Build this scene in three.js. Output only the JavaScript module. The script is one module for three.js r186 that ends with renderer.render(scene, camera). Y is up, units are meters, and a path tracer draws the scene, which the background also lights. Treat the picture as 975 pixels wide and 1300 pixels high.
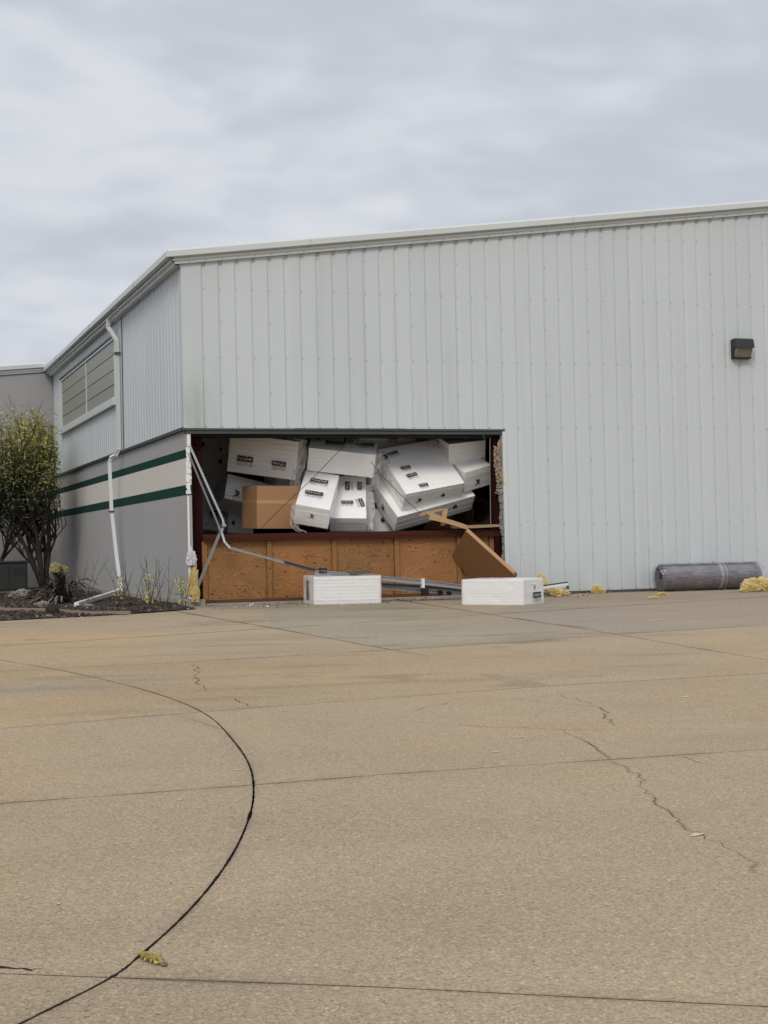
import * as THREE from 'three';
import { mergeGeometries } from 'three/addons/utils/BufferGeometryUtils.js';
import { RoundedBoxGeometry } from 'three/addons/geometries/RoundedBoxGeometry.js';

// ---------------------------------------------------------------- camera, sky, sun, exposure
const scene = new THREE.Scene();
const PW = 975, PH = 1300, F = 2000;                       // photograph size and focal length in its pixels
const CAM = { yaw: 0.3291065, pitch: 0.01984484, roll: -0.02124987, pos: new THREE.Vector3(-5.75099756, 1.05, 27.6900567) };
const SLOPE = 0.016;                                       // the yard falls gently away from the building
const camera = new THREE.PerspectiveCamera(2 * Math.atan(PH / 2 / F) * 180 / Math.PI, PW / PH, 0.1, 1500);
const fwd = new THREE.Vector3(Math.sin(CAM.yaw) * Math.cos(CAM.pitch), Math.sin(CAM.pitch), -Math.cos(CAM.yaw) * Math.cos(CAM.pitch));
const right0 = new THREE.Vector3(Math.cos(CAM.yaw), 0, Math.sin(CAM.yaw)), up0 = new THREE.Vector3().crossVectors(right0, fwd);
const camR = right0.clone().multiplyScalar(Math.cos(CAM.roll)).addScaledVector(up0, Math.sin(CAM.roll));
const camU = right0.clone().multiplyScalar(-Math.sin(CAM.roll)).addScaledVector(up0, Math.cos(CAM.roll));
camera.position.copy(CAM.pos);
camera.quaternion.setFromRotationMatrix(new THREE.Matrix4().makeBasis(camR, camU, fwd.clone().negate()));
scene.add(camera);

const renderer = new THREE.WebGLRenderer({ antialias: true });
renderer.toneMapping = THREE.LinearToneMapping;
renderer.toneMappingExposure = 1.12;
renderer.shadowMap.enabled = true;

const sun = new THREE.DirectionalLight(0xfff4e6, 1.25);
sun.position.set(-20, 34, 34);
sun.shadow.radius = 36; sun.castShadow = true;
sun.shadow.mapSize.set(2048, 2048);
Object.assign(sun.shadow.camera, { left: -35, right: 35, top: 35, bottom: -35, near: 1, far: 140 });
scene.add(sun);

// ---------------------------------------------------------------- noise
function mulberry(a) { return () => { a |= 0; a = a + 0x6D2B79F5 | 0; let t = Math.imul(a ^ a >>> 15, 1 | a); t = t + Math.imul(t ^ t >>> 7, 61 | t) ^ t; return ((t ^ t >>> 14) >>> 0) / 4294967296; }; }
function h3(x, y, z) { let n = Math.imul(x, 374761393) ^ Math.imul(y, 668265263) ^ Math.imul(z, 2147483647 ^ 0x5bd1e995); n = Math.imul(n ^ n >>> 13, 1274126177); n ^= n >>> 16; return (n >>> 0) / 4294967296; }
const sm = (t) => t * t * (3 - 2 * t);
function vn2(x, y, s = 0) { const i = Math.floor(x), j = Math.floor(y), u = sm(x - i), v = sm(y - j); const a = h3(i, j, s), b = h3(i + 1, j, s), c = h3(i, j + 1, s), d = h3(i + 1, j + 1, s); return a + (b - a) * u + (c - a) * v + (a - b - c + d) * u * v; }
function vn3(x, y, z, s = 0) { const k = Math.floor(z), w = sm(z - k); return vn2(x, y, s + k * 17) * (1 - w) + vn2(x, y, s + (k + 1) * 17) * w; }
function fbm2(x, y, o = 4, s = 0) { let a = 0, m = 0.5, t = 0; for (let i = 0; i < o; i++) { a += m * vn2(x, y, s + i * 31); t += m; m *= 0.5; x = x * 2.03 + 11.7; y = y * 2.03 + 5.3; } return a / t; }
function fbm3(x, y, z, o = 3, s = 0) { let a = 0, m = 0.5, t = 0; for (let i = 0; i < o; i++) { a += m * vn3(x, y, z, s + i * 31); t += m; m *= 0.5; x = x * 2.03 + 3.1; y = y * 2.03 + 1.7; z = z * 2.03 + 7.9; } return a / t; }
const clamp = (x, a = 0, b = 1) => Math.min(b, Math.max(a, x)), mix = (a, b, t) => a + (b - a) * t, sstep = (a, b, x) => sm(clamp((x - a) / (b - a)));

// ---------------------------------------------------------------- overcast sky
{
  const w = 2048, h = 1024, d = new Float32Array(w * h * 4);
  const sd = sun.position.clone().normalize();
  for (let j = 0; j < h; j++) for (let i = 0; i < w; i++) {
    const th = (j + 0.5) / h * Math.PI - Math.PI / 2, ph = ((i + 0.5) / w - 0.5) * 2 * Math.PI;      // row 0 is v = 0, the nadir
    const y = Math.sin(th), x = Math.cos(th) * Math.cos(ph), z = Math.cos(th) * Math.sin(ph);
    const k = 1 / (Math.max(y, 0) + 0.16), px = x * k, pz = z * k;
    const warp = fbm2(px * 0.9, pz * 0.9, 3, 91) - 0.5;
    const big = fbm2(px * 0.8 + warp, pz * 0.8, 4, 7), mid = fbm2(px * 2.6 + warp * 1.5, pz * 3.2 + 4, 5, 23), fine = fbm2(px * 9 + warp * 3, pz * 12, 4, 57);
    let c = sstep(0.33, 0.66, 0.30 * big + 0.40 * mid + 0.30 * fine);
    const fade = sstep(0.0, 0.07, y);
    c = mix(0.72, c, fade);
    const sunGlow = 0.16 * Math.pow(clamp(x * sd.x + y * sd.y + z * sd.z), 6);
    const lift = 1 + 0.55 * sstep(0.30, 1.0, y) + sunGlow;
    const o = (j * w + i) * 4;
    let r = mix(0.474, 0.626, c), g = mix(0.510, 0.645, c), b = mix(0.572, 0.692, c);
    if (y < 0) { const t = sstep(0, -0.15, y); r = mix(r, 0.22, t); g = mix(g, 0.20, t); b = mix(b, 0.17, t); }
    d[o] = r * lift; d[o + 1] = g * lift; d[o + 2] = b * lift; d[o + 3] = 1;
  }
  const t = new THREE.DataTexture(d, w, h, THREE.RGBAFormat, THREE.FloatType);
  t.mapping = THREE.EquirectangularReflectionMapping; t.magFilter = t.minFilter = THREE.LinearFilter; t.needsUpdate = true;
  scene.background = t; scene.environment = t;
}

// ---------------------------------------------------------------- helpers
const V = (x, y, z) => new THREE.Vector3(x, y, z);
function ray(px, py) { return fwd.clone().multiplyScalar(F).addScaledVector(camR, px - PW / 2).addScaledVector(camU, -(py - PH / 2)); }
function at(px, py, axis, val) { const d = ray(px, py), t = (val - CAM.pos[axis]) / d[axis]; return CAM.pos.clone().addScaledVector(d, t); }   // a pixel of the photo, measured on a plane
function gp(px, py, lift = 0) { const d = ray(px, py), t = (lift - CAM.pos.y - SLOPE * CAM.pos.z) / (d.y + SLOPE * d.z); return CAM.pos.clone().addScaledVector(d, t); }  // ... on the yard
const gy = (z) => -SLOPE * Math.max(z, 0);
const used = new Map();
function numbered(n) { const k = used.get(n) || 0; used.set(n, k + 1); return k ? `${n}_${String(k).padStart(3, '0')}` : n; }
function tag(o, label, category, group) { o.userData = { ...o.userData, label, category }; if (group) o.userData.group = group; return o; }
function thing(name, label, category, pos = [0, 0, 0], group) { const o = new THREE.Group(); o.name = numbered(name); o.position.set(...pos); scene.add(o); return tag(o, label, category, group); }
function mesh(name, geo, mat, parent = scene, kind) {
  const g = Array.isArray(geo) ? merge(geo) : geo, m = new THREE.Mesh(g, mat); m.name = parent === scene ? numbered(name) : name;
  m.castShadow = m.receiveShadow = true; if (kind) m.userData.kind = kind; parent.add(m); return m;
}
function group(name, parent) { const g = new THREE.Group(); g.name = name; parent.add(g); return g; }
function merge(list) {
  const l = list.map((g) => { g = g.index ? g.toNonIndexed() : g; return g; });
  const hasC = l.some((g) => g.attributes.color);
  for (const g of l) { for (const k of Object.keys(g.attributes)) if (!['position', 'normal', 'uv', 'color'].includes(k)) g.deleteAttribute(k);
    if (!g.attributes.normal) g.computeVertexNormals();
    if (!g.attributes.uv) g.setAttribute('uv', new THREE.BufferAttribute(new Float32Array(g.attributes.position.count * 2), 2));
    if (hasC && !g.attributes.color) g.setAttribute('color', new THREE.BufferAttribute(new Float32Array(g.attributes.position.count * 3).fill(1), 3)); }
  return mergeGeometries(l);
}
function bx(x0, x1, y0, y1, z0, z1, r = 0) {
  const w = x1 - x0, h = y1 - y0, d = z1 - z0;
  const g = r ? new RoundedBoxGeometry(w, h, d, 1, Math.min(r, w / 2.01, h / 2.01, d / 2.01)) : new THREE.BoxGeometry(w, h, d);
  g.translate((x0 + x1) / 2, (y0 + y1) / 2, (z0 + z1) / 2); boxUV(g); return g;
}
function boxUV(g) {       // uv in metres, by the face's main axis
  const p = g.attributes.position, n = g.attributes.normal, uv = new Float32Array(p.count * 2);
  for (let i = 0; i < p.count; i++) { const a = Math.abs(n.getX(i)), b = Math.abs(n.getY(i)), c = Math.abs(n.getZ(i));
    const [u, v] = a > b && a > c ? [p.getZ(i), p.getY(i)] : b > c ? [p.getX(i), p.getZ(i)] : [p.getX(i), p.getY(i)]; uv[i * 2] = u; uv[i * 2 + 1] = v; }
  g.setAttribute('uv', new THREE.BufferAttribute(uv, 2)); return g;
}
// sweep a 2-D profile (closed list of [a, b]) along a polyline
function sweep(pts, prof, up = V(0, 1, 0), closed = true) {
  const n = pts.length, m = prof.length, pos = [], idx = [];
  for (let i = 0; i < n; i++) {
    const t0 = i ? pts[i].clone().sub(pts[i - 1]).normalize() : null, t1 = i < n - 1 ? pts[i + 1].clone().sub(pts[i]).normalize() : null;
    const t = t0 && t1 ? t0.clone().add(t1).normalize() : (t0 || t1).clone(); const k = t0 && t1 ? 1 / Math.max(0.35, t.dot(t0)) : 1;
    let s = new THREE.Vector3().crossVectors(t, up); if (s.lengthSq() < 1e-4) s = new THREE.Vector3().crossVectors(t, V(1, 0, 0.2)); s.normalize();
    const u = new THREE.Vector3().crossVectors(s, t).normalize();
    for (const [a, b] of prof) { const q = pts[i].clone().addScaledVector(s, a * (1 + (k - 1) * 0.3)).addScaledVector(u, b * k); pos.push(q.x, q.y, q.z); }
  }
  for (let i = 0; i < n - 1; i++) for (let j = 0; j < (closed ? m : m - 1); j++) { const a = i * m + j, b = i * m + (j + 1) % m; idx.push(a, b, a + m, b, b + m, a + m); }
  if (closed) { const tri = THREE.ShapeUtils.triangulateShape(prof.map(([a, b]) => new THREE.Vector2(a, b)), []); for (const [a, b, c] of tri) { idx.push(a, c, b); const o = (n - 1) * m; idx.push(o + a, o + b, o + c); } }
  let g = new THREE.BufferGeometry(); g.setAttribute('position', new THREE.Float32BufferAttribute(pos, 3)); g.setIndex(idx); g = g.toNonIndexed(); g.computeVertexNormals(); boxUV(g); return g;
}
const rectProf = (w, h) => [[-w / 2, -h / 2], [w / 2, -h / 2], [w / 2, h / 2], [-w / 2, h / 2]];
function rod(a, b, r0, r1 = r0, seg = 6) { const d = b.clone().sub(a), g = new THREE.CylinderGeometry(r1, r0, d.length(), seg, 1); g.translate(0, d.length() / 2, 0); g.applyQuaternion(new THREE.Quaternion().setFromUnitVectors(V(0, 1, 0), d.normalize())); g.translate(a.x, a.y, a.z); return g; }
function slabShape(pts2, depth, bevel = 0) { const s = new THREE.Shape(pts2.map(([x, y]) => new THREE.Vector2(x, y))); return new THREE.ExtrudeGeometry(s, { depth, bevelEnabled: bevel > 0, bevelSize: bevel, bevelThickness: bevel, bevelSegments: 1, steps: 1 }); }
function tex(w, h, f, srgb = false, repeat = true) {
  const d = new Uint8Array(w * h * 4); const o = [0, 0, 0, 255];
  for (let j = 0; j < h; j++) for (let i = 0; i < w; i++) { o[3] = 255; f(i, j, o); const k = (j * w + i) * 4; for (let c = 0; c < 3; c++) { let v = clamp(o[c]); if (srgb) v = v <= 0.0031308 ? v * 12.92 : 1.055 * Math.pow(v, 1 / 2.4) - 0.055; d[k + c] = Math.round(v * 255); } d[k + 3] = o[3]; }
  const t = new THREE.DataTexture(d, w, h); t.magFilter = THREE.LinearFilter; t.minFilter = THREE.LinearMipmapLinearFilter; t.generateMipmaps = true;
  if (repeat) t.wrapS = t.wrapT = THREE.RepeatWrapping; if (srgb) t.colorSpace = THREE.SRGBColorSpace; t.needsUpdate = true; return t;
}
// periodic value noise for tiling textures
function pn2(x, y, per, s) { const i = Math.floor(x), j = Math.floor(y), u = sm(x - i), v = sm(y - j), w = (a) => ((a % per) + per) % per; const a = h3(w(i), w(j), s), b = h3(w(i + 1), w(j), s), c = h3(w(i), w(j + 1), s), d = h3(w(i + 1), w(j + 1), s); return a + (b - a) * u + (c - a) * v + (a - b - c + d) * u * v; }
const std = (o) => new THREE.MeshStandardMaterial(o), phys = (o) => new THREE.MeshPhysicalMaterial(o);
const rgb = (r, g, b) => new THREE.Color().setRGB(r, g, b);

// ---------------------------------------------------------------- shared materials
const wrinkle = tex(512, 512, (i, j, o) => { const x = i / 512, y = j / 512; const a = Math.abs(pn2(x * 6 + pn2(x * 4, y * 4, 4, 3), y * 5, 6, 1) - 0.5) * 2, b = Math.abs(pn2(x * 17, y * 15, 17, 5) - 0.5) * 2; const v = 0.65 * Math.pow(a, 0.6) + 0.35 * b; o[0] = o[1] = o[2] = v; });
const grit = tex(512, 512, (i, j, o) => { const x = i / 512, y = j / 512; const v = 0.5 * pn2(x * 48, y * 48, 48, 1) + 0.3 * pn2(x * 110, y * 110, 110, 2) + 0.2 * pn2(x * 250, y * 250, 250, 3); o[0] = o[1] = o[2] = v; });
const M = {
  siding: std({ color: rgb(0.556, 0.598, 0.611), roughness: 0.5, metalness: 0.0, vertexColors: true }),
  trim: std({ color: rgb(0.60, 0.63, 0.62), roughness: 0.42, vertexColors: false }),
  trimDark: std({ color: rgb(0.030, 0.042, 0.038), roughness: 0.5 }),
  screw: std({ color: rgb(0.20, 0.20, 0.195), roughness: 0.5, metalness: 0.4 }),
  stucco: std({ color: rgb(0.365, 0.36, 0.35), roughness: 0.9, bumpMap: grit, bumpScale: 0.003, vertexColors: true }),
  beige: std({ color: rgb(0.62, 0.58, 0.52), roughness: 0.9, bumpMap: grit, bumpScale: 0.003 }),
  green: phys({ color: rgb(0.004, 0.043, 0.029), specularIntensity: 0.35, roughness: 0.95, bumpMap: grit, bumpScale: 0.002 }),
  redIron: phys({ color: rgb(0.026, 0.006, 0.005), roughness: 0.9, specularIntensity: 0.25, bumpMap: grit, bumpScale: 0.002 }),
  girt: phys({ color: rgb(0.062, 0.019, 0.012), specularIntensity: 0.3, roughness: 0.9 }),
  dark: std({ color: rgb(0.013, 0.012, 0.012), roughness: 0.9 }),
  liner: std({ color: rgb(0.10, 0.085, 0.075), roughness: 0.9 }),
  concrete: std({ color: rgb(0.30, 0.27, 0.23), roughness: 0.95, bumpMap: grit, bumpScale: 0.004 }),
  foam: std({ color: rgb(0.93, 0.93, 0.92), roughness: 0.7, bumpMap: wrinkle, bumpScale: 0.002 }),
  film: phys({ color: rgb(1, 1, 1), roughness: 0.16, transmission: 1, thickness: 0, ior: 1.4, bumpMap: wrinkle, bumpScale: 0.016 }),
  whitePlastic: std({ color: rgb(0.78, 0.79, 0.79), roughness: 0.35 }),
  galv: std({ color: rgb(0.42, 0.43, 0.44), roughness: 0.42, metalness: 0.75, bumpMap: grit, bumpScale: 0.001 }),
  galvDark: std({ color: rgb(0.11, 0.115, 0.12), roughness: 0.5, metalness: 0.6 }),
  black: std({ color: rgb(0.02, 0.02, 0.02), roughness: 0.5 }),
  wire: std({ color: rgb(0.05, 0.05, 0.05), roughness: 0.5, metalness: 0.5 }),
  card: std({ color: rgb(0.36, 0.20, 0.095), roughness: 0.85, bumpMap: grit, bumpScale: 0.0012 }),
  cardTape: phys({ color: rgb(0.47, 0.29, 0.15), roughness: 0.3, clearcoat: 0.5 }),
  rawWood: std({ color: rgb(0.46, 0.29, 0.15), roughness: 0.8, bumpMap: grit, bumpScale: 0.003 }),
  wool: std({ color: rgb(0.66, 0.53, 0.23), roughness: 1, vertexColors: true }),
  bark: std({ color: rgb(0.045, 0.036, 0.030), roughness: 1, bumpMap: grit, bumpScale: 0.01 }),
};

// ---------------------------------------------------------------- the yard: slabs of concrete with open joints and cracks
const J = {};                                               // joint and crack lines in ground coordinates [x, z]
const g2 = (l) => l.map(([x, y]) => { const p = gp(x, y); return [p.x, p.z]; });
const extend = (l, a, b) => { const n = l.length, f = (p, q, k) => { const dx = p[0] - q[0], dz = p[1] - q[1], m = Math.hypot(dx, dz); return [p[0] + dx / m * k, p[1] + dz / m * k]; }; return [...(a ? [f(l[0], l[1], a)] : []), ...l, ...(b ? [f(l[n - 1], l[n - 2], b)] : [])]; };
J.near = extend(g2([[0, 1236], [480, 1253], [975, 1278]]), 60, 60);
J.mid = extend(g2([[0, 1020], [322, 996.5], [490, 983], [975, 951]]), 60, 60);
J.far = extend(g2([[0, 925], [231, 906], [480, 887], [698, 871], [975, 855]]), 60, 60);
J.back = extend(g2([[115, 846.5], [246, 840], [576, 820], [785, 805.5]]), 60, 60);
const spline = (l, n) => { const c = new THREE.CatmullRomCurve3(l.map(([x, z]) => V(x, 0, z)), false, 'centripetal'); return c.getPoints(n).map((p) => [p.x, p.z]); };
J.arc = extend(spline(g2([[0, 838], [60, 848], [120, 860], [200, 881], [260, 906], [300, 945], [318, 975], [322, 1005], [318, 1032], [300, 1076], [270, 1121], [230, 1166], [180, 1211], [145, 1238.5], [25, 1300]]), 420), 45, 40);
const arcKeys = new Map(); J.arc.forEach(([x, z], i) => arcKeys.set(x.toFixed(6) + z.toFixed(6), i));
J.deepA = extend(g2([[246, 780], [347, 797.5], [490, 823.5]]), 12, 1.2);
J.deepB = extend(g2([[622, 780], [785, 805.5], [856, 818], [975, 838]]), 12, 40);
J.strip = extend(g2([[347, 797.5], [515, 786.5], [680, 776]]), 40, 60);
{
  const R = mulberry(5), jag = (l, a, step) => { const out = []; for (let i = 0; i < l.length - 1; i++) { const [x0, z0] = l[i], [x1, z1] = l[i + 1], d = Math.hypot(x1 - x0, z1 - z0), n = Math.max(1, Math.round(d / step)); for (let k = 0; k < n; k++) { const t = k / n, s = k ? a : a * 0.3; out.push([mix(x0, x1, t) + (R() - 0.5) * s, mix(z0, z1, t) + (R() - 0.5) * s * 2.2]); } } out.push(l[l.length - 1]); return out; };
  J.cracks = [
    [jag(g2([[247, 842.5], [250, 865], [265, 880], [278, 881.5]]), 0.09, 0.12), 0.013],
    [jag(g2([[283, 883], [305, 890.5], [318, 896.5]]), 0.06, 0.10), 0.020],
    [jag(g2([[700, 874], [712, 883], [740, 890], [760, 897], [770, 905], [775, 917], [782, 922]]), 0.09, 0.12), 0.012],
    [jag(g2([[713, 926], [728, 934], [750, 945], [768, 959], [774, 963]]), 0.08, 0.15), 0.014],
    [jag(g2([[778, 967], [800, 978], [812, 985], [812, 998], [828, 1010], [835, 1022], [850, 1030], [862, 1040], [870, 1052], [895, 1062], [920, 1075], [940, 1085], [958, 1095], [957, 1108]]), 0.05, 0.07), 0.0065],
    [jag(g2([[868, 960], [885, 968], [930, 975]]), 0.04, 0.2), 0.005],
    [jag(g2([[545, 919], [620, 923], [700, 925.5], [760, 926.5], [880, 925.5], [975, 926]]), 0.05, 0.25), 0.007],
    [jag(g2([[-40, 1225], [0, 1228], [30, 1230], [58, 1230.5]]), 0.018, 0.03), 0.042],
    [jag(g2([[332, 900], [380, 905], [430, 907]]), 0.08, 0.25), 0.006],
  ];
}
const bedEdge = g2([[0, 788.5], [130, 782], [200, 777.5], [238, 774.5]]);
const slabs0 = [[0.02, -0.02], [45, -0.02], [45, 50], [-40, 50], [-40, 14], [bedEdge[0][0] - 5, bedEdge[0][1] + 1.5], ...bedEdge];
const segX = (p, q, a, b) => { const rx = q[0] - p[0], rz = q[1] - p[1], sx = b[0] - a[0], sz = b[1] - a[1], den = rx * sz - rz * sx; if (Math.abs(den) < 1e-12) return null; const t = ((a[0] - p[0]) * sz - (a[1] - p[1]) * sx) / den, u = ((a[0] - p[0]) * rz - (a[1] - p[1]) * rx) / den; return t >= 0 && t < 1 && u >= 0 && u < 1 ? [t, u] : null; };
function cutPoly(poly, line) {
  const hits = [];
  for (let s = 0; s < line.length - 1; s++) for (let e = 0; e < poly.length; e++) { const h = segX(line[s], line[s + 1], poly[e], poly[(e + 1) % poly.length]); if (h) hits.push({ s, t: h[0], e, u: h[1], p: [mix(line[s][0], line[s + 1][0], h[0]), mix(line[s][1], line[s + 1][1], h[0])] }); }
  if (hits.length < 2) return [poly];
  hits.sort((a, b) => a.s + a.t - b.s - b.t);
  const A = hits[0], B = hits[1], inner = line.slice(A.s + 1, B.s + 1), path = [A.p, ...inner, B.p];
  const walk = (from, to) => { const out = []; let e = from.e; const n = poly.length; if (from.e === to.e && from.u < to.u) return out; do { e = (e + 1) % n; out.push(poly[e]); } while (e !== to.e); return out; };
  const p1 = [...path, ...walk(B, A)], p2 = [...path.slice().reverse(), ...walk(A, B)];
  return hits.length >= 4 ? [p1, p2].flatMap((p) => cutPolyRest(p, line.slice(Math.max(0, B.s)))) : [p1, p2];
}
function cutPolyRest(p, line) { const l = line.slice(1); return l.length > 1 ? cutPoly(p, l) : [p]; }
let polys = [slabs0];
const area = (p) => { let a = 0; for (let i = 0; i < p.length; i++) { const [x0, y0] = p[i], [x1, y1] = p[(i + 1) % p.length]; a += x0 * y1 - x1 * y0; } return a / 2; };
for (const k of ['near', 'mid', 'far', 'back', 'arc', 'deepA', 'deepB', 'strip']) polys = polys.flatMap((p) => cutPoly(p, J[k])).filter((p) => Math.abs(area(p)) > 0.02);
function inset(p, d) {
  const q = []; for (const a of p) { const l = q[q.length - 1]; if (!l || Math.hypot(a[0] - l[0], a[1] - l[1]) > 0.004) q.push(a); }
  if (Math.hypot(q[0][0] - q[q.length - 1][0], q[0][1] - q[q.length - 1][1]) < 0.004) q.pop();
  const s = area(q) > 0 ? 1 : -1, n = q.length;
  return q.map((b, i) => { const a = q[(i + n - 1) % n], c = q[(i + 1) % n]; const l1 = Math.hypot(b[0] - a[0], b[1] - a[1]), l2 = Math.hypot(c[0] - b[0], c[1] - b[1]); const n1 = [-(b[1] - a[1]) / l1 * s, (b[0] - a[0]) / l1 * s], n2 = [-(c[1] - b[1]) / l2 * s, (c[0] - b[0]) / l2 * s]; let mx = n1[0] + n2[0], mz = n1[1] + n2[1]; const m = Math.hypot(mx, mz) || 1; mx /= m; mz /= m; const ai = arcKeys.get(b[0].toFixed(6) + b[1].toFixed(6)); const dd = ai === undefined ? d : 0.0046 + 0.003 * vn2(ai * 0.35, 3, s > 0 ? 5 : 9) + 0.018 * Math.max(0, vn2(ai * 0.22, 8, 7 + i % 2) - 0.72); const k = dd / Math.max(0.4, mx * n1[0] + mz * n1[1]); return [b[0] + mx * k, b[1] + mz * k]; });
}
function crackHole(line, w) { const n = line.length, L = [], Rr = []; const R = mulberry(n * 13 + 1); for (let i = 0; i < n; i++) { const a = line[Math.max(0, i - 1)], c = line[Math.min(n - 1, i + 1)], m = Math.hypot(c[0] - a[0], c[1] - a[1]) || 1, nx = -(c[1] - a[1]) / m, nz = (c[0] - a[0]) / m, k = w * 0.29 * Math.min(1, 0.15 + 3 * Math.min(i, n - 1 - i) / n) * (0.45 + 1.0 * R()); L.push([line[i][0] + nx * k, line[i][1] + nz * k]); Rr.push([line[i][0] - nx * k, line[i][1] - nz * k]); } return [...L, ...Rr.reverse()]; }
const inside = (p, poly) => { let r = false; for (let i = 0, j = poly.length - 1; i < poly.length; j = i++) { const [xi, zi] = poly[i], [xj, zj] = poly[j]; if (zi > p[1] !== zj > p[1] && p[0] < (xj - xi) * (p[1] - zi) / (zj - zi) + xi) r = !r; } return r; };

const patchA = g2([[330, 768], [470, 762], [620, 779.5], [785, 805.5], [576, 820], [490, 823], [347, 797.5]]), patchB = g2([[622, 780], [680, 757], [1000, 750], [1300, 752], [1300, 890], [975, 838], [785, 805.5]]);
// colour of the concrete, computed on the ground in metres: aggregate, mottling, grime along joints
function yardTexture(x0, z0, sx, sz, w, h) {
  const px = w / sx, pz = h / sz, stain = new Float32Array(w * h);
  const far = z0 < 0; const splat = (x, z, r, a) => { const ci = (x - x0) * px, cj = (z - z0) * pz, ri = r * px, rj = r * pz; for (let j = Math.max(0, Math.floor(cj - rj)); j <= Math.min(h - 1, cj + rj); j++) for (let i = Math.max(0, Math.floor(ci - ri)); i <= Math.min(w - 1, ci + ri); i++) { const q = 1 - ((i - ci) / ri) ** 2 - ((j - cj) / rj) ** 2; if (q > 0) stain[j * w + i] = Math.max(stain[j * w + i], a * q); } };
  const walk = (line, r, a) => { for (let i = 0; i < line.length - 1; i++) { const [ax, az] = line[i], [bx2, bz] = line[i + 1], d = Math.hypot(bx2 - ax, bz - az), n = Math.ceil(d / (r * 0.4)); for (let k = 0; k < n; k++) { const x = mix(ax, bx2, k / n), z = mix(az, bz, k / n); if (x < x0 - r || z < z0 - r || x > x0 + sx + r || z > z0 + sz + r) continue; const v = fbm2(x * 2.2, z * 2.2, 3, 77); splat(x, z, r * (0.5 + v), a * sstep(0.25, 0.7, v)); } } };
  for (const k of ['near', 'mid', 'far', 'back', 'deepA', 'deepB', 'strip']) { walk(J[k], far ? 0.05 : 0.026, far ? 0.55 : 0.46); walk(J[k], 0.12, 0.10); }
  walk(J.arc, 0.022, 0.3); walk(J.arc, 0.09, 0.08); walk(g2([[-40, 1225], [40, 1226], [85, 1229], [125, 1234]]), 0.06, 0.55); walk(g2([[-40, 1218], [30, 1220], [90, 1229]]), 0.09, 0.25);
  for (const [l, cw] of J.cracks) walk(l, 0.012 + cw * 0.6, 0.32);
  return tex(w, h, (i, j, o) => {
    const x = x0 + (i + 0.5) / px, z = z0 + (j + 0.5) / pz;
    const big = fbm2(x * 0.16, z * 0.16, 4, 3), med = fbm2(x * 0.9, z * 0.9, 4, 11), gray = sstep(0.42, 0.66, fbm2(x * 0.23 + 4, z * 0.3, 4, 19));
    const gr = vn2(x * 150, z * 130, 5), gr2 = vn2(x * 280, z * 250, 6), gr3 = vn2(x * 66, z * 56, 8);
    let v = 1 + (big - 0.5) * 0.22 + (med - 0.5) * 0.20 + (gr - 0.5) * 0.50 + (gr2 - 0.5) * 0.46 + (gr3 - 0.5) * 0.16;
    const spk = vn2(x * 135 + 9, z * 115, 44); if (spk > 0.80) v += (spk - 0.80) * 4.2; if (spk < 0.14) v -= (0.14 - spk) * 4.2; const peb = h3(Math.floor(x * 135 + 3 * gr3), Math.floor(z * 115 + 2 * gr), 201); if (peb > 0.972) v += 0.24 * (peb > 0.992 ? 1.8 : 1); else if (peb < 0.03) v -= 0.20;
    const streak = fbm2(x * 0.5 + z * 0.3, z * 2.6 - x * 0.4, 3, 63); v *= 1 - 0.16 * sstep(0.60, 0.8, streak) * sstep(20, 12, z);
    const rust = sstep(0.55, 0.75, fbm2(x * 0.35, z * 0.5 + 8, 4, 29));
    let r = mix(0.350, 0.324, gray), g = mix(0.254, 0.250, gray), b = mix(0.144, 0.162, gray);
    v *= 1 - 0.09 * rust; const tyre = fbm2(x * 0.22 + z * 0.10, z * 1.5 - x * 0.12, 3, 133); v *= 1 - 0.07 * sstep(0.5, 0.75, tyre) * sstep(0.35, 0.65, med); const oil = vn2(x * 0.6, z * 0.6, 151) * vn2(x * 2.3, z * 2.3, 152); v *= 1 - 0.22 * sstep(0.62, 0.85, oil);
    const apron = sstep(2.2, 0.3, z); r = mix(r, 0.25, apron * 0.5); g = mix(g, 0.235, apron * 0.5); b = mix(b, 0.20, apron * 0.5);
    if (z < 8) { const jx = x + (med - 0.5) * 0.05, jz = z; if (inside([jx, jz], patchA)) { const k = 0.15 + 0.5 * big; r = mix(r, 0.262, k); g = mix(g, 0.248, k); b = mix(b, 0.185, k); v *= 0.95; } else if (inside([jx, jz], patchB)) { const k = 0.2 + 0.5 * big; r = mix(r, 0.265, k); g = mix(g, 0.245, k); b = mix(b, 0.225, k); v *= 0.96; } }
    const cool = 0 * sstep(6, 10.5, x + (5.5 - z) * 0.5) * sstep(9, 5, z); r = mix(r, 0.27, cool * 0.6); g = mix(g, 0.26, cool * 0.6); b = mix(b, 0.245, cool * 0.6);
    v *= 1 - stain[j * w + i];
    o[0] = r * v; o[1] = g * v; o[2] = b * v;
  }, true, false);
}
const yardBump = tex(1024, 1024, (i, j, o) => { const x = i / 1024, y = j / 1024; const v = 0.45 * pn2(x * 120, y * 120, 120, 4) + 0.3 * pn2(x * 260, y * 260, 260, 5) + 0.25 * pn2(x * 30, y * 30, 30, 6); o[0] = o[1] = o[2] = v; });
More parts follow.
